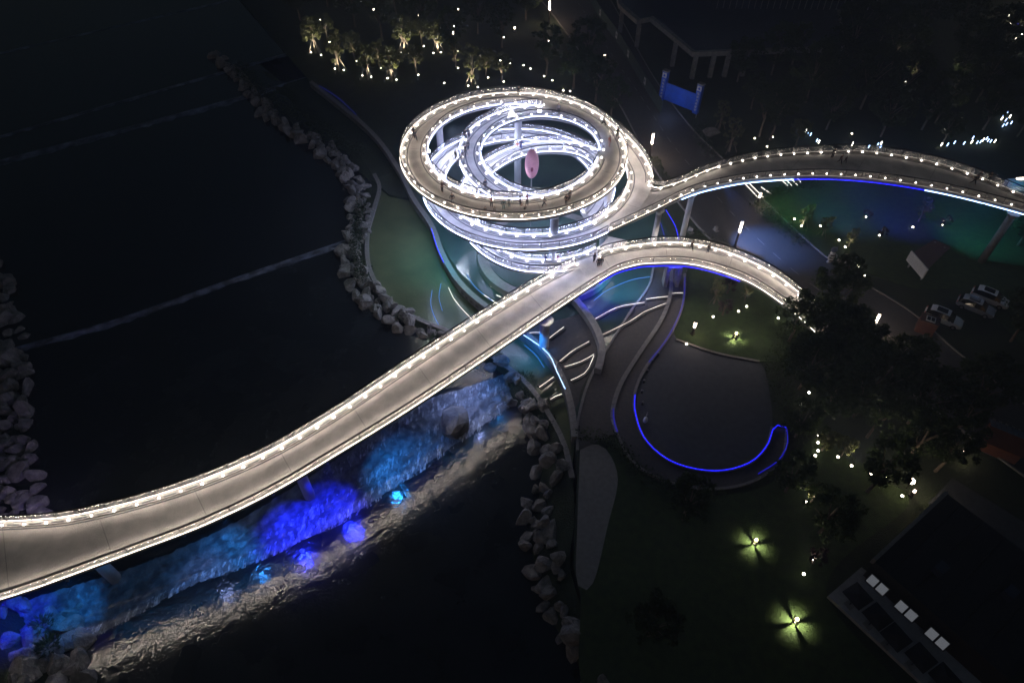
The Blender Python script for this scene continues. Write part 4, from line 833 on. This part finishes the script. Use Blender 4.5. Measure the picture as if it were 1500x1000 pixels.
for a in [(663,299,TZ,'stand',.3,K_,K_,'person in black standing with arms out on the left front of the top ring'),(648,282,TZ,'lean',2.6,BR,K_,'person in a brown coat leaning on the inner rail, left front of the ring'),
 (720,304,TZ,'lean',3.0,RD,K_,'person in dark red leaning over the inner rail at the front'),(711,309,TZ,'crouch',0,K_,K_,'crouching child in black by the front rail, left'),(724,309,TZ,'crouch',.4,GY,K_,'crouching child in grey beside the one in dark red'),
 (738,308,TZ,'stand',.2,TL,TL,'person in teal grey at the front rail'),(746,305,TZ,'stand',-.4,(.3,.36,.4),GY,'person in pale grey beside the one in teal'),(762,303,TZ,'stand',1.8,K_,NV,'person in black facing the hole at the front'),(772,301,TZ,'lean',2.9,RD,K_,'person in a red top at the inner rail'),
 (768,307,TZ,'crouch',.9,K_,K_,'child in black crouching near the red top'),(764,308,TZ,'stand',.5,(.45,.3,.26),WT,'child in pale clothes beside the crouching child'),(797,303,TZ,'walk',-1.2,GY,K_,'person in grey striding left along the front of the ring'),(829,301,TZ,'stand',-.5,K_,K_,'person in black at the right front rail'),(834,294,TZ,'stand',.9,GY,K_,'person in grey behind the one in black at the right front'),
 (711,278,15.9,'stand',.7,NV,NV,'person in navy on the inner ramp by the hole'),(609,206,TZ,'walk',.4,GY,K_,'pair member in grey at the left back of the ring'),(606,200,TZ,'stand',1.2,K_,K_,'person in black at the outer rail, left back'),(760,141,TZ,'stand',0,K_,GY,'person in black at the far outer rail'),(818,167,TZ,'stand',.4,(.3,.3,.32),K_,'person in light grey on the back of the ring'),
 (884,184,TZ,'walk',.5,WT,K_,'person in a white top walking on the right back of the ring'),(904,202,TZ,'stand',.5,K_,K_,'person in black on the right side of the ring'),(892,215,TZ,'stand',2,OR,(.6,.4,.35),'person in pale orange at the inner rail, right side'),
 (682,205,16.6,'stand',0,K_,K_,'first of the dark clad pair at the back of the inner ramp'),(687,203,16.6,'stand',1,(.12,.14,.17),NV,'second of the dark clad pair at the back of the inner ramp'),(668,236,16.4,'stand',2.2,K_,K_,'person in black at the outer rail of the inner ramp'),(672,243,16.4,'lean',1.2,GY,K_,'leaning person in grey on the left of the inner ramp'),(682,227,16.4,'walk',.6,K_,K_,'walking person in black in the middle of the inner ramp'),(686,221,16.5,'stand',.9,GY,NV,'person in grey and navy on the inner ramp'),(677,240,16.4,'stand',.3,(.3,.28,.28),GY,'pale clad person low on the left of the inner ramp'),
 (758,222,12.0,'stand',0,OR,WT,'person in orange on the loop seen through the hole'),(763,219,12.0,'stand',0,BU,BU,'person in blue on the loop seen through the hole'),
 (799,386,8.9,'walk',-1.3,BU,NV,'person in violet blue walking on the lowest loop'),(817,383,8.9,'stand',0,PK,PK,'child in pink on the lowest loop'),(834,374,8.9,'stand',0,BU,BU,'child in blue on the lowest loop'),(870,384,8.7,'stand',.8,NV,K_,'person in navy at the fork of the lower footbridge'),(876,391,8.7,'stand',.2,K_,K_,'left of two people in black at the fork'),(880,390,8.7,'stand',-.2,K_,GY,'right of two people in black at the fork'),
 (1218,232,12.7,'stand',.2,K_,K_,'person in black at the rail of the upper footbridge under an umbrella'),(1229,240,12.7,'walk',.3,BR,K_,'adult walking on the upper footbridge below the umbrella'),(1237,239,12.7,'walk',.2,K_,K_,'child walking on the upper footbridge'),(1424,270,12.1,'walk',.8,K_,K_,'left of the dark group near the right end of the upper footbridge'),(1430,264,12.1,'lean',.2,GY,K_,'middle of the dark group near the right end of the upper footbridge'),(1446,266,12.1,'walk',-.5,K_,K_,'right of the dark group near the right end of the upper footbridge'),
 (1012,366,8.4,'walk',.3,NV,K_,'person at the rail of the curved branch'),(1036,371,8.3,'stand',.3,K_,NV,'second person on the curved branch')]:
    sc=.68 if ('child' in a[-1]) else .98
    person(*a,sc=sc,umb='black umbrella held over the upper footbridge rail' if a[-1].endswith('umbrella') and 'under' in a[-1] else None)
# ---------------------------------------------------------------- cars and small buildings
M['glassdark']=mat('car_glass',(.012,.014,.018),None,.08); M['tyre']=mat('tyre',(.02,.02,.02),None,.9); M['rim']=mat('rim',(.4,.4,.42),None,.35,metal=.8)
M['carwhite']=mat('white_car_paint',(.75,.76,.78),(.7,.7,.72),.25); M['cargrey']=mat('grey_car_paint',(.33,.34,.38),(.3,.3,.34),.25); M['head']=mat('headlamp_glass',(.6,.55,.45),None,.15); M['tail']=mat('tail_lamp',(.4,.03,.02),None,.3)
def car(px,py,yaw,label,paint,L=4.7,Wd=1.85,H=1.65):
    p=P(px,py,GZ); t=empty('parked_car',(p.x,p.y,GZ+.06),yaw,label,'car','cars parked beyond the road')
    st=[(-.5,.80,.45,.62,.62,.60),(-.47,.90,.30,.86,.90,.78),(-.40,.95,.26,.98,1.46,.70),(-.30,1,.26,1.0,1.62,.72),(-.05,1,.26,1.0,1.66,.73),(.10,1,.26,.99,1.60,.72),(.26,.99,.26,.97,1.02,.86),(.40,.95,.28,.86,.90,.80),(.47,.88,.30,.72,.76,.72),(.5,.76,.42,.58,.58,.60)]
    vs=[];fs=[];mi=[]
    for (x,w_,zb,zs,zr,wr) in st:
        X=x*L;w2=Wd/2*w_; wr2=Wd/2*wr*(1 if zr>1.1 else w_)
        vs+=[(X,-w2*.92,zb),(X,-w2,(zb+zs)/2),(X,-w2*.97,zs),(X,-wr2,zr),(X,0,zr+.03),(X,wr2,zr),(X,w2*.97,zs),(X,w2,(zb+zs)/2),(X,w2*.92,zb)]
    for i in range(len(st)-1):
        for k in range(9):
            a=i*9+k;b=i*9+(k+1)%9; fs.append((a,b,b+9,a+9))
            gl=(k in (2,5) and 1<=i<=6 and (st[i][4]>1.1 or st[i+1][4]>1.1)) or (k in (3,4) and i in (1,5) )
            mi.append(1 if gl else 0)
    fs+=[tuple(range(9)),tuple((len(st)-1)*9+k for k in range(9))[::-1]]; mi+=[0,0]
    me=bpy.data.meshes.new('body'); me.from_pydata(vs,[],fs); me.materials.append(M[paint]); me.materials.append(M['glassdark']); me.polygons.foreach_set('material_index',mi); inst('body',me,t)
    MB().box((-.12*L,0,1.70),(1.3,.9,.03)).build('sunroof',M['glassdark'],t)
    for sx in (-.31,.31):
        for sy in (-1,1):
            wh=MB().tube([(0,-.11,0),(0,.11,0)],.34,16).build('wheel',M['tyre'],t,loc=(sx*L,sy*(Wd/2-.10),.30)); MB().tube([(0,-.12,0),(0,.12,0)],.20,10).build('rim',M['rim'],wh)
    for sy in (-1,1):
        MB().box((.475*L,sy*.62,.68),(.2,.36,.14)).build('headlight',M['head'],t); MB().box((-.475*L,sy*.66,.80),(.2,.3,.16)).build('tail_light',M['tail'],t); MB().box((.17*L,sy*(Wd/2+.08),1.02),(.14,.2,.12)).build('mirror',M[paint],t)
car(1379,470,R(-36),'white parked car, nearest the small booth','carwhite')
car(1426,454,R(-38),'grey silver parked car in the middle of the three','cargrey')
car(1447,441,R(-38),'pale parked car with a large sunroof, rightmost of the three','carwhite',4.7)
def boxpart(t,nm,c,d,m,rz=0): return MB().box(c,d,rz).build(nm,M[m],t)
M['redbrown']=mat('red_brown_panel',(.09,.035,.025),(.06,.022,.018),.7,2); M['orange']=mat('orange_wall',(.14,.045,.02),(.10,.03,.015),.8,2); M['bluegrey']=mat('blue_grey_roof',(.12,.15,.22),(.08,.1,.15),.6,2); M['bluesign']=mat('blue_banner',(.01,.10,.62),(.01,.07,.5),.6,1)
# ticket booth beside the white car
p=P(1352,485,GZ); t=empty('booth',(p.x,p.y,GZ),R(-30),'small red brown booth with a white framed twin window, beside the white car','booth')
boxpart(t,'body',(0,0,1.1),(2.1,1.5,2.2),'redbrown'); boxpart(t,'roof',(0,0,2.25),(2.3,1.7,.12),'redbrown')
w1=boxpart(t,'window_frame',(0,-.1,2.36),(1.1,1.0,.09),'white'); 
for k in (-1,1): boxpart(w1,'pane',(k*.25,-.1,2.415),(.38,.7,.03),'glassdark')
# brown sign structure
p=P(1345,400,GZ); t=empty('sign_structure',(p.x,p.y,GZ),R(25),'brown slanting roofed structure with a pale end board in the garden','shelter')
MB().add([(-1.5,-1.6,2.6),(5.6,.6,2.2),(4.8,2.8,2.2),(-.6,1.8,2.6),(-1.5,-1.6,2.75),(5.6,.6,2.35),(4.8,2.8,2.35),(-.6,1.8,2.75)],[(0,3,2,1),(4,5,6,7),(0,1,5,4),(1,2,6,5),(2,3,7,6),(3,0,4,7)]).build('roof',M['redbrown'],t)
MB().box((-1.3,.1,2.0),(.18,4.0,1.7),-.26).build('end_board',M['white'],t)
for x,y in ((-.8,-1.2),(-.4,1.5),(4.6,.9),(4.3,2.3)): boxpart(t,'post',(x,y,1.2),(.2,.2,2.4),'steel')
# figure statue with an oval stone
p=P(1214,384,GZ); t=empty('statue',(p.x,p.y,GZ),.4,'striped standing animal figure beside a pale oval board, at the road edge','statue')
bm_=MB(); bm_.tube([(0,0,.1),(0,0,.8),(0,0,1.5),(0,0,2.0)],[.25,.45,.42,.25],12); bm_.build('torso',M['white'],t,smooth=True)
for k in range(3): MB().tube([(0,0,.55+k*.45),(0,0,.72+k*.45)],[.455,.455],14).build('stripe',M['rail'],t)
MB().ball((0,0,2.35),(.5,.42,.42),14,10).build('head',M['bluegrey'],t,smooth=True)
for k in (-1,1): MB().ball((k*.4,0,2.7),(.16,.1,.16),8,6).build('ear',M['bluegrey'],t,smooth=True); MB().tube([(k*.35,0,1.6),(k*.75,-.2,1.2),(k*.7,-.4,.9)],[.13,.11,.09],8).build('arm',M['white'],t,smooth=True); MB().tube([(k*.2,0,.5),(k*.24,0,0)],[.17,.2],8).build('leg',M['white'],t)
p=P(1230,390,GZ); t=empty('oval_board',(p.x,p.y,GZ),.2,'pale grey oval board standing right of the striped figure','board'); MB().ball((0,0,1.2),(.95,.14,1.25),20,12).build('board_face',M['kerb'],t,smooth=True); boxpart(t,'foot',(0,0,.1),(.8,.4,.2),'steel')
p=P(1040,198,GZ); o=inst('boulder',rocks[6],None,(p.x,p.y,GZ+.5),(0,.2,.5),(2.0,1.3,1.1)); tag(o,'large pale boulder beside the propped tree right of the road','boulder')
p=P(945,617,GZ+.1); t=empty('swan_figure',(p.x,p.y,GZ+.1),1.2,'small white swan figure on the round plaza by the blue rim','statue'); MB().ball((0,0,.3),(.45,.28,.28),12,8).build('body',M['white'],t,smooth=True); MB().tube([(.3,0,.4),(.48,0,.75),(.42,0,1.05),(.55,0,1.1)],[.1,.07,.06,.05],8).build('neck',M['white'],t,smooth=True)
for k,(x,y) in enumerate([(955,530),(948,545),(943,560),(940,575),(964,520),(941,592)]):
    p=P(x,y,GZ+.1); t=empty('bollard',(p.x,p.y,GZ+.06),0,['second','third','fourth','fifth','topmost','lowest'][k]+' small dark bollard along the left rim of the round plaza','bollard','bollards on the plaza rim'); MB().tube([(0,0,0),(0,0,.5)],[.14,.12],8).build('post',M['rail'],t); MB().tube([(0,0,.5),(0,0,.58)],[.16,.1],8).build('cap',M['steel'],t)
# red notice boards by the bridge end, pale rods in the grass
p=P(1017,398,GZ); t=empty('notice_board',(p.x,p.y,GZ),0,'low red twin notice board behind the lawn, under the curved branch','notice board')
for k in (-1,1): boxpart(t,'panel',(k*.62,0,1.0),(1.05,.08,1.0),'redbrown'); boxpart(t,'leg',(k*1.1,0,.5),(.08,.08,1.2),'steel')
for k,(x,y,l) in enumerate([(1011,340,'leaning pale post left of the road'),(1048,338,'small pale stone left of the road')]):
    p=P(x,y,GZ); t=empty('pale_marker',(p.x,p.y,GZ),.5,l,'marker'); MB().box((0,0,.5),(.45 if k else .25,.5 if k else .9,.7),0,0,.8).build('block',M['kerb'],t); MB().box((0,0,.06),(.7,1.0,.12)).build('base',M['concrete'],t)
# white striped steps beside the road under the upper bridge
t=empty('lit_steps',(0,0,0),label='paved slope with bright diagonal light bars beside the road under the upper footbridge',cat='steps')
poly=[XY(a,b,GZ+.16) for a,b in [(1066,270),(1118,262),(1190,258),(1180,268),(1140,276),(1112,296),(1102,300)]]; MB().prism(poly,GZ-.1,GZ+.16).build('paving',M['plaza'],t)
for a,b in [((1092,270),(1112,291)),((1098,269),(1118,289)),((1115,274),(1129,284)),((1143,262),(1154,272)),((1150,262),(1160,272)),((1158,261),(1168,271)),((1168,261),(1173,267))]:
    MB().tube([P(*a,GZ+.22),P(*b,GZ+.22)],.07,5).build('light_bar',M['steplite'],t)
p=P(1045,60,GZ)
# hedge strips
def hedge(pts,h,wd,label,m='leaf'):
    line=W(pts,GZ); q=random.Random(int(pts[0][0])); mb=MB()
    for p in line:
        for _ in range(70):
            u=Vector((q.uniform(-wd,wd),q.uniform(-wd,wd),q.random()**.6*h)); c=p+u; a1=Vector((q.gauss(0,1),q.gauss(0,1),q.gauss(0,.7))).normalized(); b1=a1.cross(Vector((q.gauss(0,1),q.gauss(0,1),q.gauss(0,1)))).normalized(); s_=.16*q.uniform(.6,1.3)
            mb.add([c-a1*s_,c+b1*s_*.5,c+a1*s_,c-b1*s_*.5],[(0,1,2,3)])
    o=mb.build('hedge',M[m]); tag(o,label,'hedge'); return o
hedge([(1106,302),(1125,318),(1150,340),(1172,357)],.9,1.2,'leafy hedge along the right side of the road below the upper footbridge')
hedge([(1112,296),(1135,284),(1165,276),(1195,272)],.9,1.0,'green lit hedge curving away under the upper footbridge')
hedge([(1130,312),(1150,326),(1168,340)],.8,1.3,'second row of the roadside hedge toward the garden','leaf2')
hedge([(1022,190),(1030,215),(1048,232)],.9,1.3,'hedge by the large pale boulder right of the road')
hedge([(855,640),(900,650),(935,692),(990,722),(1050,728)],.9,.9,'dark low hedge below the crescent path')
hedge([(350,100),(400,150),(460,190),(520,225)],1.0,1.8,'dark scrub along the top of the far river bank')
hedge([(1000,345),(1030,350),(1058,370),(1080,385)],.6,1.6,'ground cover between the road and the curved branch')
hedge([(960,235),(966,250),(975,262)],.5,.7,'strip of plants between the road and the spiral')
hedge([(530,300),(524,330),(522,370),(530,410)],.6,.9,'green plants along the outer side of the pool wall')
hedge([(1160,480),(1150,510),(1135,540),(1150,590),(1170,640)],1.0,1.5,'dark scrub at the right edge of the plaza')
# site hoarding with white posters, and the blue gate
def hoarding():
    line=smooth_line([P(a,b,GZ) for a,b in [(850,-20),(880,30),(903,62),(925,98),(948,136),(968,168)]],-22); t=empty('site_hoarding',(line[0].x,line[0].y,GZ),0,'long dark green hoarding with white posters along the far side of the road','hoarding'); M['hoard']=mat('green_hoarding',(.03,.06,.055),(.02,.045,.04),.7,1)
    for i in range(21):
        a,b=line[i]-line[0],line[i+1]-line[0]; c=(a+b)/2; an=math.atan2(b.y-a.y,b.x-a.x); pnl=MB().box((0,0,1.25),((b-a).length*.98,.08,2.5)).build('panel',M['hoard'],t,loc=(c.x,c.y,0),rz=an)
        if i in (6,10,13,17): MB().box((0,-.06 ,1.35),(1.0,.03,1.3)).build('poster',M['white'],pnl); MB().box((0,-.085,1.4),(.5,.01,.5)).build('print',M['bluegrey'],pnl)
hoarding()
def gate():
    p0=P(968,152,GZ); p1=P(1017,172,GZ); d=p1-p0; t=empty('banner_gate',(p0.x,p0.y,GZ),math.atan2(d.y,d.x),'blue banner gate between two lettered blue towers at the road side','gate'); Ld=d.length; q=random.Random(5)
    MB().box((Ld/2,0,2.7),(Ld-1,.12,3.3)).build('banner',M['bluesign'],t)
    for x in (0,Ld):
        MB().box((x,0,3.6),(1.0,.8,5.4)).build('tower',M['bluesign'],t); MB().box((x,0,6.42),(1.15,.9,.2)).build('tower_cap',M['kerb'],t); MB().box((x,-.43,5.7),(.85,.04,.85)).build('emblem_panel',M['white'],t); MB().tube([(x,-.46,5.7),(x,-.48,5.7)],.22,12).build('emblem',M['bluesign'],t)
        for k in range(6):     # unreadable characters: a few strokes each
            mb=MB(); zc=4.75-k*.62
            for s_ in range(3): mb.box((x+q.uniform(-.05,.05),-.42,zc+(s_-1)*.15),(q.uniform(.25,.42),.03,.05))
            for s_ in range(2): mb.box((x+(s_-.5)*.2+q.uniform(-.04,.04),-.425,zc+q.uniform(-.04,.04)),(.05,.03,q.uniform(.25,.42)))
            o=mb.build('character',M['white'],t); o['kind']='stuff'
    MB().tube([(Ld+.3,0,0),(Ld+.3,0,3)],.07,6).build('post',M['kerb'],t)
    light('gate_light','POINT',(Ld/2,-3.5,2.6),90,(.35,.5,1),t,.3)
gate()
# podium building at the top, with columns and a glazed tower
def podium():
    zt=8.0; t=empty('podium_building',(0,0,0),0,'dark building with a pale edged podium slab on columns, top of the photo','building'); M['facade']=mat('dark_facade',(.035,.045,.08),(.025,.03,.06),.4,.6)
    pts=[P(a,b,zt) for a,b in [(906,6),(933,30),(953,26),(1015,77),(1160,72),(1240,70)]]
    poly=[(q.x,q.y) for q in pts]+[(90,230),(25,230)]
    MB().prism(poly,zt-.9,zt).build('podium_slab',M['concrete'],t)
    MB().prism([(a*1.0,b) for a,b in [(x+(50-x)*.03,y+.8) for x,y in poly]],zt+.02,zt+.1).build('roof_deck',M['facade'],t)
    for (a,b) in [(909,12),(934,33),(988,60),(1018,78),(1045,76),(1067,75),(1094,74)]:
        q=P(a,b,zt); MB().box((q.x+.6,q.y+.9,(zt-.9+GZ)/2),(.8,.8,zt-.9-GZ)).build('column',M['concrete'],t)
    c0=P(1010,40,zt); base=[(c0.x+6,c0.y+9),(c0.x+40,c0.y+8),(c0.x+40,c0.y+28),(c0.x-6,c0.y+28)]
    MB().prism(base,zt+.1,40).build('tower',M['facade'],t)
    # mullions and floor bands: window strips that can be told apart
    a=Vector((*base[0],0)); b=Vector((*base[1],0)); n=26; wm=MB().box((0,0,0),(.9,.06,2.2)).mesh('window',M['glassdark'])
    for k in range(n):
        p=a.lerp(b,(k+.5)/n); MB().box((p.x+.6,p.y-.12,22),(.12,.2,28)).build('mullion',M['steel'],t)
        for fl in range(4): inst('window',wm,t,(p.x,p.y-.04,zt+3+fl*3.4))
podium()
# roofed house with terrace at the lower right
def house():
    t=empty('terrace_house',(0,0,0),0,'dark roofed building with a paved terrace and lit twin windows, lower right corner','building'); M['roofdark']=mat('dark_roof',(.025,.022,.025),(.016,.014,.016),.8,1.2); M['lit']=emit('lit_window_pane',(.75,.8,.9),.13,(.25,.25,.25))
    zr=6.0; zt_=2.95
    MB().prism([XY(a,b,zt_) for a,b in [(1213,872),(1262,830),(1300,860),(1480,1010),(1480,1120)]],GZ-.1,zt_).build('terrace',M['terr'],t)
    A=P(1264,842,zt_); B=P(1368,745,zt_); C_=P(1570,900,zt_); D=P(1450,1010,zt_)
    MB().prism([(q.x,q.y) for q in (A,B,C_,D)],GZ,zr).build('house_body',M['roofdark'],t)
    MB().prism([(A.x-.3,A.y+.2),(B.x-.3,B.y+.2),(B.x,B.y),(A.x,A.y)],zr-.5,zr+.35).build('parapet',M['kerb'],t)
    u=(D-A).normalized(); nrm=Vector((u.y,-u.x,0)); 
    if nrm.y>0: nrm=-nrm
    for (a,b) in [(1273,868),(1316,906),(1362,946)]:
        q=P(a,b,4.4); s_=(q-A).dot(u); base=A+u*s_
        f=MB().box((0,0,0),(2.0,.08,1.05)).build('window_frame',M['rail'],t,loc=(base.x+nrm.x*.75,base.y+nrm.y*.75,4.5),rz=math.atan2(u.y,u.x)); f.rotation_euler=(-R(42),0,math.atan2(u.y,u.x))
        for k in (-1,1): MB().box((k*.5,-.05*(1),0),(.8,.06,.85)).build('pane',M['lit'],f)
    wv=(B-A).normalized()
    for k in range(9):
        a0=A+u*(1.5+k*2.2)+wv*.5; b0=a0+wv*((B-A).length-1); MB().tube([(a0.x,a0.y,zr+.03),(b0.x,b0.y,zr+.03)],.05,4).build('roof_seam',M['roofdark'],t)
    for du,dw in ((4,4),(9,7),(14,3)): c_=A+u*du+wv*dw; MB().box((c_.x,c_.y,zr+.45),(1.2,.9,.9),.6).build('roof_unit',M['facade'],t)
    # patio umbrellas, tables
    for k,(a,b) in enumerate([(1257,872),(1286,902),(1313,932),(1350,962),(1385,992)]):
        q=P(a,b,zt_+2.2); r_=empty('patio_umbrella',(q.x,q.y,zt_),.5,['leftmost','second','middle','fourth','rightmost'][k]+' dark square parasol on the terrace at the lower right','parasol','parasols on the terrace')
        mb=MB(); mb.add([(-1.0,-1.0,2.15),(1.0,-1.0,2.15),(1.0,1.0,2.15),(-1.0,1.0,2.15),(0,0,2.6)],[(0,1,4),(1,2,4),(2,3,4),(3,0,4),(0,3,2,1)]); mb.build('canopy',M['roofdark'],r_); MB().tube([(0,0,0),(0,0,2.6)],.05,8).build('pole',M['rail'],r_); MB().box((0,0,.06),(.8,.8,.12)).build('base',M['concrete'],r_)
        if k in (1,2,3): c_=P(a+13,b+6,zt_+.7); g_=empty('terrace_table',(c_.x,c_.y,zt_),.5,['','second','middle','fourth'][k]+' parasol\'s pale table on the terrace','table','tables on the terrace'); MB().box((0,0,.72),(1.0,.7,.05)).build('table_top',M['white'],g_); MB().tube([(0,0,0),(0,0,.7)],.05,6).build('leg',M['rail'],g_)
    sheet('stone_path',[XY(a,b,GZ+.12) for a,b in [(1360,736),(1395,700),(1560,800),(1560,880)]],GZ+.12,M['plaza'],.2)
house()
# red hut
p=P(1462,655,GZ); t=empty('red_hut',(p.x,p.y,GZ),R(-33),'small hut with orange brown roof slope and blue grey roof, right edge','hut'); t.scale=(.72,.72,.72)
boxpart(t,'body',(0,0,1.3),(5.0,4.4,2.6),'orange')
MB().add([(-2.8,-2.6,2.5),(2.8,-2.6,2.5),(2.8,0,3.7),(-2.8,0,3.7)],[(0,1,2,3)]).build('roof_slope',M['orange'],t); 
for k in range(7): MB().add([(-2.8+.8*k,0,3.72),(-2.8+.8*k+.76,0,3.72),(-2.8+.8*k+.76,2.6,2.6),(-2.8+.8*k,2.6,2.6)],[(0,1,2,3)]).build('roof_panel',M['bluegrey'],t)
for k in range(6): boxpart(t,'ridge_cap',(-2.2+.9*k,2.6,2.72),(.4,.25,.2),'kerb')
# white van at the right end of the upper bridge (behind the rail)
p=P(1488,268,GZ+3); t=empty('service_cabin',(p.x+1.5,p.y,GZ),.1,'white rounded cabin roof glowing behind the right end of the upper footbridge','cabin'); MB().tube([(-2.5,0,2.4),(2.5,0,2.4)],1.3,16).build('vaulted_roof',M['white'],t,smooth=True); MB().box((0,0,1.2),(5,2.6,2.4)).build('cabin_wall',M['bluegrey'],t); MB().box((-.5,.2,3.75),(2.4,.3,.15)).build('light_bar',M['lamp'],t)
# raised-line text blocks on the tall curved wall: row of dark unreadable characters
l_=W([(677,425),(690,438),(703,448),(716,457),(730,466)],2.2); t=empty('wall_lettering',(0,0,0),0,'row of small dark unreadable characters on the tall curved pond wall','lettering'); q=random.Random(9)
for i in range(0,len(l_)-1,1):
    a,b=l_[i],l_[i+1]; d=(b-a).normalized(); nn=Vector((d.y,-d.x,0)); nn=nn if nn.y<0 else -nn; c=(a+b)/2+nn*.34; mb=MB()
    for k in range(3): mb.box((0,0,(k-1)*.2),(q.uniform(.3,.6),.04,.06))
    mb.box((-.15,0,0),(.06,.04,.5)); mb.box((.15,0,0),(.06,.04,.45)); o=mb.build('character',M['rail'],t,loc=(c.x,c.y,2.2),rz=math.atan2(d.y,d.x)); o['kind']='stuff'

wash(60,752,7.4,25,640,1.5,700,(.35,.25,1),'faint violet floodlight aimed at the left river bank',120)
for pts_,m_,l_,z_ in [([(657,421),(664,436),(673,448),(684,460),(697,473)],'steplite','thin white glowing line imitating a reflection at the foot of the tall wall in the green pool',PZ+.06),([(633,425),(631,445),(637,465),(646,481)],'azure_reflect','faint blue glowing line imitating a reflection across the end of the green pool',PZ+.05),([(646,415),(643,435),(648,455)],'azure_reflect','short faint blue glowing line imitating a reflection beside the tall wall',PZ+.05),
   ([(684,402),(694,418),(707,430),(722,441)],'azure_reflect','faint blue glowing line imitating a reflection in the pond left of the lower footbridge',GZ+.1),([(870,440),(890,425),(925,410),(955,405)],'azure_reflect','faint blue glowing line imitating a reflection at the head of the water terraces',GZ+.1),([(768,505),(785,520),(797,538)],'azure_reflect','faint blue glowing line imitating a reflection under the lower footbridge',GZ+.1)]:
    if m_ not in M: M[m_]=emit('painted_azure_reflection',(.05,.3,1),.9,(.1,.1,.2))
    led_line(W(pts_,z_),l_,m_,z_,.035)  # glowing tubes stand in for reflected light on the water
q=random.Random(21)
for k,(x,y,v,l) in enumerate([(1080,120,'d','dark tree beside the blue gate'),(1130,110,'d','dark tree before the building columns'),(1160,95,'b','tall thin dark tree before the building'),(1210,130,'d','dark tree below the building corner'),(1255,120,'b','dark tree near the middle of the upper grove'),(1310,160,'d','dark tree between the lit grove tree and the footbridge'),(1350,190,'a','dim tree above the white row of lights, left'),(1410,100,'d','dark tree above the golden lit tree'),(1460,140,'d','dark tree at the right edge above the white cluster'),(1490,200,'d','dark tree at the right edge by the footbridge'),
   (1290,60,'d','dark tree far above the grove'),(1400,50,'d','dark tree left of the coloured corner lights'),(1150,170,'a','dim tree left of the round tree'),(1100,160,'a','dim tree above the slender trees'),(1440,190,'a','dim tree between the white row and the white cluster'),(1490,360,'d','dark tree below the cyan column'),(1480,500,'d','dark tree right of the lower road'),(1420,600,'d','dark tree above the red hut'),(1320,680,'b','dark tree behind the brightest garden lamp'),(1270,720,'b','dark tree left of the brightest garden lamp'),(1250,610,'d','dark tree in the lower part of the cluster'),(1370,690,'b','dark tree by the corner of the dark roof'),(1150,720,'a','dark tree right of the crescent path'),
   (1000,760,'a','lone dark tree on the lower lawn, left'),(1200,780,'a','dark tree above the small lit bush'),(950,930,'a','dark tree at the bottom of the lower lawn')]):
    tree(x,y,v,l,q.uniform(1.0,1.35),group='dark trees on the right side')

# ---------------------------------------------------------------- thin night haze
hz=bpy.data.materials.new('night_haze'); hz.use_nodes=True; n=hz.node_tree; n.nodes.remove(n.nodes['Principled BSDF']); v=n.nodes.new('ShaderNodeVolumePrincipled'); v.inputs['Color'].default_value=(.62,.74,1,1); v.inputs['Density'].default_value=.0014; v.inputs['Anisotropy'].default_value=.35; n.links.new(v.outputs[0],n.nodes['Material Output'].inputs['Volume'])
o=MB().box((0,150,33),(900,500,73)).build('haze',hz); tag(o,kind='stuff')

for k,(x,y,v) in enumerate([(520,88,'c'),(556,98,'f'),(610,108,'c'),(618,66,'c'),(668,98,'f'),(712,112,'c'),(480,60,'c'),(735,118,'c')]):
    w_=['behind the third uplit tree','between the third and fourth uplit trees','right of the fourth uplit tree','beside the pale bush, upper','left of the tree nearest the ring','right of the tree nearest the ring','behind the two leftmost uplit trees','above the top of the ring'][k]
    tree(x,y,v,'small softly uplit tree '+w_,1.1,group='uplit trees behind the spiral'); spot(x+3,y+4,'spotlight of the small uplit tree '+w_,110,(-.6,.5,4),ang=85)

# boulders: leave out those outside the view, keep the 295 that show largest, join the rest as one mass
def seen(o):
    v=o.location-Vector((0,0,CAMH)); f=v.y*CC-v.z*SS; u_=v.y*SS+v.z*CC
    return f>0 and abs(FOC*v.x/f)<790 and abs(FOC*u_/f)<540, max(o.scale)/max(f,.1)
bl_=[o for o in col.objects if o.name.split('.')[0]=='boulder']
for o in [o for o in bl_ if not seen(o)[0]]: bpy.data.objects.remove(o)
bl_=sorted([o for o in col.objects if o.name.split('.')[0]=='boulder'],key=lambda o:-seen(o)[1])
rest=MB(); bpy.context.view_layer.update()
for o in bl_[295:]:
    mw=o.matrix_basis; rest.add([mw@v.co for v in o.data.vertices],[tuple(p.vertices) for p in o.data.polygons])
for o in bl_[295:]: bpy.data.objects.remove(o)
if rest.v: tag(rest.build('small_boulders',M['rock']),kind='stuff')
